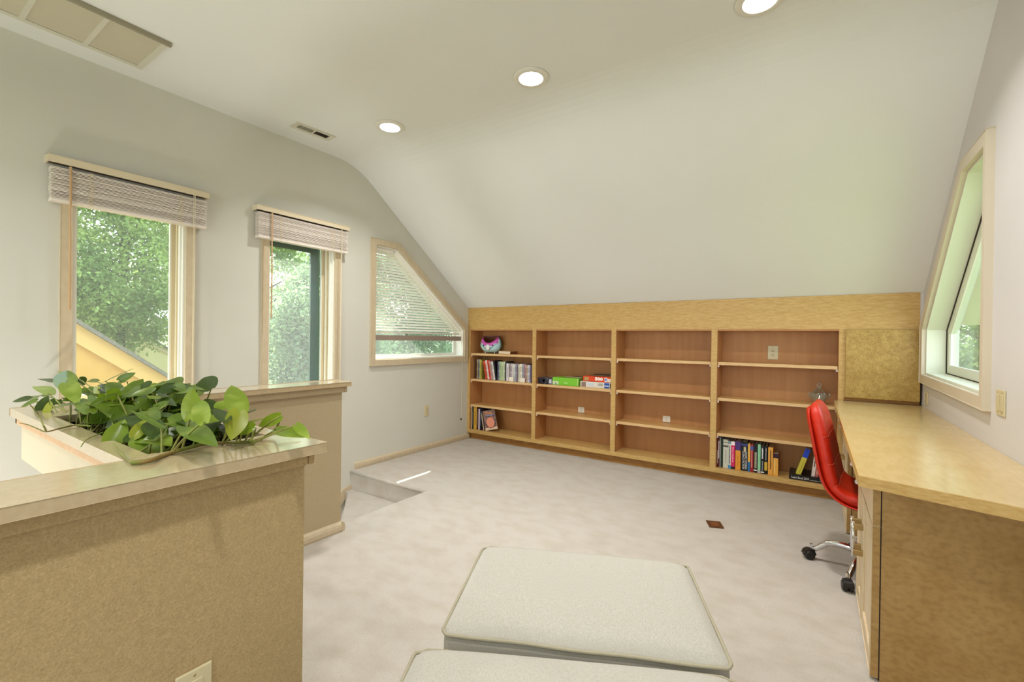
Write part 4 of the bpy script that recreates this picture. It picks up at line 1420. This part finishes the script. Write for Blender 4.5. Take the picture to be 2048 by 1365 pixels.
for i, (c, nm, w_) in enumerate(zip(cols, names, ws)):
    w_ = w_ * seg_w[0 if i < 8 else (1 if i < 16 else 2)]
    lean = 8 <= i <= 15
    if i == 8:
        x = -3.238
    if i == 16:
        x = -3.068
    h = 0.232 - 0.0006 * i + rb.uniform(-.008, .006) - (0.014 if i > 20 else 0)
    tl = R(-12 + (i - 8) * 0.25) if lean else 0
    dk_ = tuple(max(0, v - 70) for v in c)
    book('thin %s book, %s from the left on the second shelf' % (nm, ORD[i]), x, 0.7225, w_ * 0.93, h, d=0.15, color=c, yf=YF + 0.05 + rb.uniform(0, .01), tilt=tl,
         lines=[(0.12, 0.45, 0.5, w_ * 0.4, dk_), (0.55, 0.85, 0.5, w_ * 0.5, dk_)] if i % 3 else [(0.2, 0.8, 0.5, w_ * 0.35, dk_)],
         group='thin books on the second shelf')
    x += w_
for k, xx in enumerate((-2.888, -2.735)):
    MB_ = MB().box(xx, YF + 0.034, 0.7225, xx + 0.058, YF + 0.040, 0.772).build('shelf_tag', M_PLATEW, None, bevel=0.0015)
    tag(MB_, 'small white card standing against the thin books, %s of two' % ('left' if k == 0 else 'right'), 'card', 'white cards on the second shelf')

# bottom of the first bay
LB = [('thin white book', -3.428, 0.012, 0.268, (206, 190, 160)), ('black narrow book', -3.414, 0.020, 0.262, (24, 26, 26)), ('yellow book', -3.391, 0.046, 0.272, (206, 160, 60)),
      ('black and red book', -3.342, 0.020, 0.258, (60, 22, 26)), ('pale lilac book', -3.320, 0.022, 0.250, (206, 190, 206)), ('dark navy book', -3.297, 0.024, 0.262, (26, 28, 44))]
for i, (nm, x, w_, h, c) in enumerate(LB):
    book(nm + ', bottom left corner of the bookcase', x, z0b, w_ * 0.96, h, d=0.16, color=c, lines=[(0.2, 0.8, 0.5, w_ * 0.3, tuple(min(255, v + 90) if sum(c) < 300 else max(0, v - 60) for v in c))],
         group='books in the corner bay', yf=YF + 0.03)
book('slim beige book leaning in the corner bay', -3.244, z0b, 0.013, 0.215, d=0.15, color=(206, 178, 150), tilt=R(-11), group='books in the corner bay', yf=YF + 0.03)
book('slim black magazine leaning in the corner bay', -3.226, z0b, 0.010, 0.24, d=0.15, color=(34, 34, 40), tilt=R(-12), group='books in the corner bay', yf=YF + 0.03)
# comic with illustrated cover turned towards the room
t = thing('comic_book', 'thin book with a grinning pink face, leaning cover-out in the corner', 'book', (-3.21, YF + 0.03, z0b + 0.001), (R(-6), R(-13), R(18)), 'books in the corner bay')
MB().box(0, 0, 0, 0.155, 0.008, 0.232).build('cover', mat('comic_art', (150, 104, 78), rough=0.35, c2=(64, 48, 62), scale=34, detail=3, lo=0.42, hi=0.6), t, world=False)
fc = [(0.078 + 0.050 * math.cos(a), 0.085 + 0.062 * math.sin(a)) for a in [2 * PI * k / 20 for k in range(20)]]
MB().prism(fc, -0.0012, -0.0002, 'y').build('face', plain((222, 140, 112), 0.5), t, world=False)
MB().tube([(0.078 + 0.056 * math.cos(a), -0.001, 0.088 + 0.066 * math.sin(a)) for a in [PI * 1.08 + PI * 0.84 * k / 12 for k in range(13)]], 0.0035, 6).build('grin_line', plain((70, 20, 16), 0.5), t, world=False)
for k in range(3):
    MB().box(0.03, -0.0011, 0.165 + k * 0.019, 0.13 - 0.008 * k, -0.0002, 0.176 + k * 0.019).build('title_strip', plain([(120, 130, 170), (206, 140, 90), (214, 150, 110)][k], 0.5), t, world=False)
MB().box(0, -0.0011, 0.0, 0.155, -0.0002, 0.03).build('title_strip', plain((222, 190, 160), 0.5), t, world=False)
book('dark blue book leaning behind the illustrated one', -3.19, z0b, 0.02, 0.262, d=0.03, color=(40, 34, 66), tilt=R(-14), yf=YF + 0.13, group='books in the corner bay')

# ------------------------------------------------------------------ board-game boxes
def gbox(label, x0, x1, z0, z1, y0, y1, m):
    t = thing('puzzle_box', label, 'box', ((x0 + x1) / 2, (y0 + y1) / 2, z0), group='puzzle boxes')
    MB().box(x0, y0, z0, x1, y1, z0 + (z1 - z0) * 0.5).build('tray', m, t)
    MB().box(x0 - 0.0015, y0 - 0.0015, z0 + 0.004, x1 + 0.0015, y1 + 0.0015, z1).build('lid', m, t, bevel=0.001)
    return t


def decal(t, x0, x1, z0, z1, y, col, name='print_patch'):
    MB().box(x0, y - 0.003, z0, x1, y - 0.0016, z1).build(name, plain(col, 0.4), t)


ybx = YF + 0.05
g1 = gbox('dark picture puzzle box left of the green box', -2.512, -2.335, 0.7225, 0.790, ybx, 4.44, mat('dark_box_art', (40, 38, 52), rough=0.3, c2=(150, 140, 160), scale=40, detail=2, lo=0.5, hi=0.62))
decal(g1, -2.505, -2.42, 0.728, 0.785, ybx, (28, 26, 40))
decal(g1, -2.452, -2.43, 0.745, 0.772, ybx, (206, 206, 220))
decal(g1, -2.375, -2.35, 0.735, 0.775, ybx, (206, 214, 230))
g2 = gbox('bright green box on the second bay shelf', -2.332, -2.03, 0.7225, 0.803, ybx, 4.44, plain((126, 200, 52), 0.35))
decal(g2, -2.328, -2.26, 0.728, 0.762, ybx, (206, 226, 186))
decal(g2, -2.30, -2.285, 0.73, 0.745, ybx - 0.001, (120, 130, 110))
decal(g2, -2.195, -2.155, 0.742, 0.758, ybx, (170, 226, 130))
decal(g2, -2.045, -2.03, 0.724, 0.80, ybx, (170, 214, 120))
g3 = gbox('white puzzle box with blue picture under the red one', -2.005, -1.665, 0.7225, 0.781, ybx, 4.44, plain((232, 228, 222), 0.35))
decal(g3, -1.995, -1.945, 0.728, 0.776, ybx, (150, 120, 110))
decal(g3, -1.745, -1.692, 0.726, 0.777, ybx, (32, 76, 170))
decal(g3, -1.742, -1.696, 0.742, 0.754, ybx - 0.001, (206, 222, 240))
decal(g3, -1.686, -1.666, 0.726, 0.777, ybx, (20, 18, 30))
decal(g3, -1.93, -1.86, 0.742, 0.768, ybx, (206, 214, 226))
text('1000', 0.02, plain((60, 44, 40), 0.5), g3, Matrix.Translation((-1.79, ybx - 0.0028, 0.756)) @ Matrix.Rotation(R(90), 4, 'X'), fit=(0.055, 0.028), world=True)
g4 = gbox('red puzzle box marked 500 on top of the white one', -1.978, -1.662, 0.7835, 0.836, ybx + 0.002, 4.43, plain((226, 70, 30), 0.35))
decal(g4, -1.965, -1.915, 0.792, 0.826, ybx + 0.002, (190, 150, 96))
decal(g4, -1.745, -1.715, 0.79, 0.83, ybx + 0.002, (226, 226, 236))
decal(g4, -1.74, -1.722, 0.80, 0.82, ybx + 0.001, (90, 130, 200))
decal(g4, -1.712, -1.664, 0.788, 0.82, ybx + 0.002, (236, 220, 206))
text('500', 0.02, plain((255, 252, 246), 0.5), g4, Matrix.Translation((-1.805, ybx - 0.0008, 0.811)) @ Matrix.Rotation(R(90), 4, 'X'), fit=(0.085, 0.034), bold=0.001, world=True)
tb_ = thing('game_board', 'thin folded board lying on top of the red puzzle box', 'board', (-1.80, 4.36, 0.838))
MB().box(-1.93, 4.33, 0.838, -1.67, 4.43, 0.846).build('board', plain((120, 96, 60), 0.5), tb_)
MB().box(-1.90, 4.335, 0.846, -1.69, 4.43, 0.852).build('sleeve', plain((48, 40, 44), 0.5), tb_)
tb_ = thing('game_board', 'thin beige folder lying on top of the green box', 'board', (-2.2, 4.36, 0.805))
MB().box(-2.22, 4.33, 0.805, -2.02, 4.43, 0.811).build('board', plain((186, 156, 130), 0.5), tb_)
MB().box(-2.14, 4.335, 0.811, -2.00, 4.43, 0.816).build('sleeve', plain((96, 96, 60), 0.5), tb_)

# ------------------------------------------------------------------ painted bowl on the top shelf
vb = thing('painted_bowl', 'pink and pale blue painted bowl with a white oval badge', 'bowl', (-3.22, YF + 0.135, 1.031), (0, 0, R(12)))
M_PK, M_BL, M_TL, M_OUT = plain((214, 96, 190), 0.3), plain((196, 236, 244), 0.3), plain((96, 136, 124), 0.4), plain((46, 34, 70), 0.4)
prof_b = [(0.05, 0.012), (0.085, 0.022), (0.115, 0.045), (0.133, 0.078), (0.136, 0.11), (0.130, 0.14), (0.116, 0.175), (0.098, 0.205)]
sg_n = 48
bw = MB()
pts = []
for r, z in prof_b:
    for k in range(sg_n):
        a = 2 * PI * k / sg_n
        # rim dips towards the viewer (-Y)
        dip = max(0, math.cos(a + PI / 2)) ** 2
        zz = z - (0.082 * dip * ((z - 0.012) / 0.193) ** 2)
        rr2 = r * (1 + 0.22 * dip * ((z - 0.012) / 0.193) ** 3)
        pts.append((rr2 * math.cos(a), rr2 * 0.72 * math.sin(a), zz))
fs, ms = [], []
for i in range(len(prof_b) - 1):
    for k in range(sg_n):
        fs.append((i * sg_n + k, i * sg_n + (k + 1) % sg_n, (i + 1) * sg_n + (k + 1) % sg_n, (i + 1) * sg_n + k))
        a = (2 * PI * (k + .5) / sg_n)
        front = math.cos(a + PI / 2)
        hz = (prof_b[i][1] + prof_b[i + 1][1]) / 2
        xx = math.cos(a)
        vline = 0.082 + 0.085 * abs(xx)      # V-shaped border between pink and blue
        if front < 0.28:
            ms.append(2 if xx > 0 else 1)
        elif hz > vline:
            ms.append(0)
        else:
            ms.append(1)
fs.append(tuple(reversed(range(sg_n))))
ms.append(1)
bw.v, bw.f, bw.m = pts, fs, ms
o = bw.build('body', [M_PK, M_BL, M_TL, plain((120, 74, 44), 0.7)], vb, smooth=True, world=False)
sm = o.modifiers.new('s', 'SOLIDIFY')
sm.thickness = 0.004
sm.material_offset = 3
ring = []
r, z = prof_b[-1]
for k in range(33):
    a = 2 * PI * k / 32
    dip = max(0, math.cos(a + PI / 2)) ** 2
    ring.append((r * (1 + 0.22 * dip) * math.cos(a), r * (1 + 0.22 * dip) * 0.72 * math.sin(a), z - 0.082 * dip))
MB().tube(ring, 0.003, 6, cap=False).build('rim', plain((170, 60, 130), 0.4), vb, smooth=True, world=False)
for k, (xx, zz) in enumerate(((-0.055, 0.096), (0.055, 0.096))):
    MB().lathe([(0.0, 0.002), (0.010, 0.0)], 12, mtx=Matrix.Translation((xx, -0.093, zz)) @ Matrix.Rotation(R(90), 4, 'X')).build('dot', M_OUT, vb, world=False)
MB().lathe([(0.0, 0.010), (0.022, 0.008), (0.030, 0.0)], 24, squash=(1, 1.3), mtx=Matrix.Translation((0, -0.100, 0.072)) @ Matrix.Rotation(R(90), 4, 'X')).build('badge', plain((232, 232, 236), 0.3), vb, smooth=True, world=False)
ln_ = [(-0.112, -0.060, 0.128), (-0.085, -0.083, 0.102), (-0.055, -0.096, 0.078), (-0.02, -0.1005, 0.052), (0, -0.099, 0.034), (0.02, -0.1005, 0.052), (0.055, -0.096, 0.078), (0.085, -0.083, 0.102), (0.112, -0.060, 0.128)]
MB().tube(ln_, 0.0022, 6).build('outline', M_OUT, vb, world=False)
for sx, sy in ((-1, -1), (1, -1), (-1, 1), (1, 1)):
    MB().lathe([(0.006, 0), (0.008, 0.02)], 8, (sx * 0.06, sy * 0.035, 0)).build('foot', plain((206, 214, 224), 0.4), vb, world=False)
t = thing('paperback', 'book lying flat beside the painted bowl, pale page edges outward', 'book', (-2.93, YF + 0.03, 1.0312), (0, 0, R(-4)))
MB().box(-0.115, 0, 0, 0.06, 0.13, 0.003).build('cover', plain((150, 96, 56), 0.6), t, world=False)
MB().box(-0.113, 0.002, 0.003, 0.058, 0.128, 0.030).build('pages', plain((228, 212, 186), 0.9), t, world=False)
MB().box(-0.115, 0, 0.030, 0.06, 0.13, 0.033).build('cover', plain((206, 178, 140), 0.6), t, world=False)
MB().box(0.058, 0, 0.0, 0.062, 0.13, 0.033).build('spine', plain((120, 74, 40), 0.6), t, world=False)

# ------------------------------------------------------------------ crystal candy dish
M_CRYS = glass('crystal', 0.38, tint=(0.97, 0.97, 0.96))
_n = M_CRYS.node_tree.nodes
[q for q in _n if q.type == 'MATH' and q.operation == 'MULTIPLY_ADD'][0].inputs[2].default_value = 0.22
cd = thing('candy_dish', 'lidded cut-glass candy dish on the middle shelf above the chair', 'glass dish', (0.030, YF + 0.10, 0.7225))
n_ = 24
vs, fs = [], []
prf = [(0.026, 0.0), (0.032, 0.004), (0.036, 0.02), (0.046, 0.045), (0.056, 0.070), (0.060, 0.082), (0.054, 0.082), (0.048, 0.066), (0.036, 0.04), (0.024, 0.014), (0.0, 0.012)]
for i, (r, z) in enumerate(prf):
    for k in range(n_ * 2):
        a = 2 * PI * k / (n_ * 2)
        cut = 1 + (0.05 if (k + i) % 2 else -0.03) * (1 if 1 < i < 5 else 0)
        sc2 = 0.004 * (1 if (k // 2) % 2 else -1) if i in (4, 5, 6) else 0
        vs.append((r * cut * math.cos(a), r * cut * math.sin(a), z + sc2))
m_ = n_ * 2
for i in range(len(prf) - 1):
    for k in range(m_):
        fs.append((i * m_ + k, i * m_ + (k + 1) % m_, (i + 1) * m_ + (k + 1) % m_, (i + 1) * m_ + k))
fs.append(tuple(reversed(range(m_))))
MB().add(vs, fs).build('bowl', M_CRYS, cd, world=False)
vs, fs = [], []
prf = [(0.052, 0.084), (0.050, 0.090), (0.036, 0.102), (0.020, 0.116), (0.012, 0.128), (0.010, 0.134), (0.0, 0.134)]
for i, (r, z) in enumerate(prf):
    for k in range(m_):
        a = 2 * PI * k / m_
        cut = 1 + (0.04 if (k // 2) % 2 else -0.03) * (1 if i < 5 else 0)
        vs.append((r * cut * math.cos(a), r * cut * math.sin(a), z))
for i in range(len(prf) - 1):
    for k in range(m_):
        fs.append((i * m_ + k, i * m_ + (k + 1) % m_, (i + 1) * m_ + (k + 1) % m_, (i + 1) * m_ + k))
fs.append(tuple(reversed(range(m_))))
MB().add(vs, fs).build('lid', M_CRYS, cd, world=False)
MB().tube([(0.013 * math.cos(2 * PI * k / 16), 0, 0.150 + 0.014 * math.sin(2 * PI * k / 16)) for k in range(17)], 0.005, 8, cap=False).build('finial', M_CRYS, cd, smooth=True, world=False)
for s_ in (-1, 1):
    MB().tube([(s_ * 0.052, 0, 0.04), (s_ * 0.064, 0, 0.06), (s_ * 0.072, 0, 0.078), (s_ * 0.066, 0, 0.088), (s_ * 0.058, 0, 0.08)], 0.005, 8).build('handle', M_CRYS, cd, smooth=True, world=False)

# ------------------------------------------------------------------ outside
struct(MB().box(-45, -20, -3.3, 30, 45, -3.2).build('ground', mat('grass', (96, 120, 60), rough=1.0, c2=(120, 134, 80), scale=4)))


def treemat(name, c, c2):
    m = mat(name, c, rough=0.6, c2=c2, scale=1.6, detail=5, lo=0.35, hi=0.65)
    n, l = m.node_tree.nodes, m.node_tree.links
    b = n['Principled BSDF']
    tr = n.new('ShaderNodeBsdfTranslucent')
    tr.inputs[0].default_value = srgb(tuple(min(255, v + 30) for v in c2))
    mx = n.new('ShaderNodeMixShader')
    mx.inputs[0].default_value = 0.45
    l.new(b.outputs[0], mx.inputs[1])
    l.new(tr.outputs[0], mx.inputs[2])
    l.new(mx.outputs[0], n['Material Output'].inputs[0])
    return m


TM = [treemat('foliage_green', (66, 94, 48), (156, 178, 96)), treemat('foliage_pale', (74, 100, 72), (128, 152, 104)), treemat('foliage_deep', (58, 86, 46), (108, 134, 72))]  # lighter tone of the first green paints in sunlit highlights
M_BARK = mat('bark', (96, 82, 66), rough=0.9, c2=(70, 58, 46), scale=12, bump=0.6, bscale=20, bdist=0.03)


def tree(label, x, y, zc, rad, n, m, seed, leaf=0.07):
    rs = np.random.RandomState(seed)
    t = thing('leafy_tree', label, 'tree', (x, y, -3.2), group='trees outside the windows')
    tr = MB()
    pts = [(x, y, -3.2), (x + 0.1, y - 0.05, -1.0), (x, y + 0.1, zc - rad[2] * 0.3), (x + 0.1, y, zc + rad[2] * 0.3)]
    tr.tube(pts, [0.13, 0.09, 0.06, 0.02], 8)
    for k in range(9):
        a = rs.uniform(0, 2 * PI)
        z0 = zc + rs.uniform(-0.5, 0.1) * rad[2]
        tr.tube([(x, y, z0), (x + math.cos(a) * rad[0] * .5, y + math.sin(a) * rad[1] * .5, z0 + 0.5), (x + math.cos(a) * rad[0] * .9, y + math.sin(a) * rad[1] * .9, z0 + 0.9)], [0.03, 0.018, 0.008], 6)
    tr.build('trunk', M_BARK, t)
    # leaves gathered in tufts on and inside an ellipsoid
    nt = 190
    th = rs.uniform(0, 2 * PI, nt)
    ph = np.arccos(rs.uniform(-1, 1, nt))
    rr_ = rs.uniform(0.45, 1.0, nt) ** 0.5
    cx = x + rad[0] * rr_ * np.sin(ph) * np.cos(th)
    cy_ = y + rad[1] * rr_ * np.sin(ph) * np.sin(th)
    cz = zc + rad[2] * rr_ * np.cos(ph)
    idx = rs.randint(0, nt, n)
    c = np.stack([cx[idx], cy_[idx], cz[idx]], 1) + rs.normal(0, 0.20, (n, 3)) * np.array([1, 1, 0.7])
    a = rs.normal(0, 1, (n, 3))
    a /= np.linalg.norm(a, axis=1)[:, None]
    b = np.cross(a, rs.normal(0, 1, (n, 3)))
    b /= np.linalg.norm(b, axis=1)[:, None]
    s = rs.uniform(0.6, 1.2, (n, 1)) * leaf / 2
    v = np.stack([c - a * s * 1.3, c + b * s * 0.7, c + a * s * 1.3, c - b * s * 0.7], 1).reshape(-1, 3)
    me = bpy.data.meshes.new('foliage')
    me.vertices.add(len(v))
    me.vertices.foreach_set('co', v.ravel())
    me.loops.add(n * 4)
    me.loops.foreach_set('vertex_index', np.arange(n * 4))
    me.polygons.add(n)
    me.polygons.foreach_set('loop_start', np.arange(0, n * 4, 4))
    me.polygons.foreach_set('loop_total', np.full(n, 4))
    me.update()
    me.validate()
    me.materials.append(m)
    o = bpy.data.objects.new('foliage', me)
    COL.objects.link(o)
    o.parent = t
    o.matrix_parent_inverse = Matrix.Translation(-t.location)
    o['kind'] = 'stuff'
    return t


tree('sunlit bushy tree filling the left window above the yellow gable', -11.6, 3.1, 3.4, (1.5, 1.7, 2.6), 90000, TM[0], 1, 0.066)
tree('hazy tree behind the left side of the middle window', -13.4, 6.9, 2.6, (1.3, 1.5, 2.9), 34000, TM[0], 2, 0.09)
tree('dense pale tree filling the middle window', -9.0, 6.2, 0.7, (1.1, 1.1, 2.3), 44000, TM[1], 3, 0.09)
tree('pale tree behind the sloping window blind', -10.5, 10.0, 1.3, (1.6, 1.8, 3.0), 44000, TM[1], 4, 0.1)
tree('far pale tree right of the sloping window', -12.6, 15.2, 1.0, (2.2, 2.4, 3.0), 18000, TM[1], 5, 0.1)
tree('green tree outside the right wall window', 2.9, 9.6, 1.3, (1.6, 2.4, 2.3), 60000, TM[2], 6, 0.08)
tree('tall green tree farther off outside the right wall window', 3.9, 15.5, 1.8, (2.6, 2.4, 3.2), 24000, TM[0], 7, 0.13)


def gable(name, label, xw, p1, p2, wall_c, rake_c, rake=0.2, y_lo=-4, y_hi=7, thick=3.0, zb=-3.2, drip=True):
    """gable wall facing +X whose roof line runs through p1, p2 in (y,z)"""
    s = (p2[1] - p1[1]) / (p2[0] - p1[0])
    f = lambda y: p1[1] + s * (y - p1[0])
    t = thing(name, label, 'house', (xw - thick / 2, (y_lo + y_hi) / 2, zb))
    MB().prism([(y_lo, f(y_lo) - 0.02), (y_lo, zb), (y_hi, zb), (y_hi, max(zb + 0.01, f(y_hi) - 0.02))], xw - thick, xw, 'x').build('wall', wall_c, t)
    ye = min(y_hi, p1[0] + (zb + 0.3 - p1[1]) / s)
    MB().prism([(y_lo, f(y_lo)), (y_lo, f(y_lo) - rake), (ye, f(ye) - rake), (ye, f(ye))], xw, xw + 0.04, 'x').build('rake_board', rake_c, t)
    MB().prism([(y_lo, f(y_lo) + 0.05), (y_lo, f(y_lo)), (ye, f(ye)), (ye, f(ye) + 0.05)], xw - thick, xw + 0.10, 'x').build('roof', mat('shingle', (96, 92, 84), rough=0.9, c2=(120, 112, 100), scale=30), t)
    return t


M_YEL = mat('yellow_stucco', (190, 148, 78), rough=0.9, c2=(184, 140, 70), scale=6)
M_YEL2 = mat('yellow_board', (198, 160, 98), rough=0.7)
g = gable('yellow_gable_house', 'yellow gabled house wall seen through the left window', -7.0, (1.512, 1.303), (2.375, 0.635), M_YEL, M_YEL2, rake=0.22, y_lo=-3.2, y_hi=5.0)
k_ = 2.0
p1 = at(0, -14.0, 274.6, 667)
p2 = at(0, -14.0, 333, 699)
g = gable('olive_gable_house', 'pale olive house with a louvred gable vent behind the tree', -14.0, (p1.y, p1.z), (p2.y, p2.z), plain((214, 206, 164), 0.9), plain((196, 188, 160), 0.8), rake=0.12, y_lo=0.5, y_hi=9.0)
q1, q2 = at(0, -13.9, 249, 686), at(0, -13.9, 273, 713)
MB().box(-14.0, q1.y, q2.z, -13.93, q2.y, q1.z).build('louver_frame', plain((190, 186, 150), 0.7), g)
lv_ = g.children[-1]
for i in range(9):
    z = q2.z + (q1.z - q2.z) * (i + .5) / 9
    MB().box(-13.93, q1.y + 0.04, z - 0.012, -13.90, q2.y - 0.04, z + 0.006).build('louver_slat', plain((110, 112, 96), 0.7), lv_)
p1 = at(0, -19.0, 285, 618)
p2 = at(0, -19.0, 334, 648)
gable('grey_roofed_house', 'grey house farthest off, beside the tree in the left window', -19.0, (p1.y, p1.z), (p2.y, p2.z), plain((196, 188, 172), 0.9), plain((120, 130, 150), 0.8), rake=0.16, y_lo=4.0, y_hi=13.0)
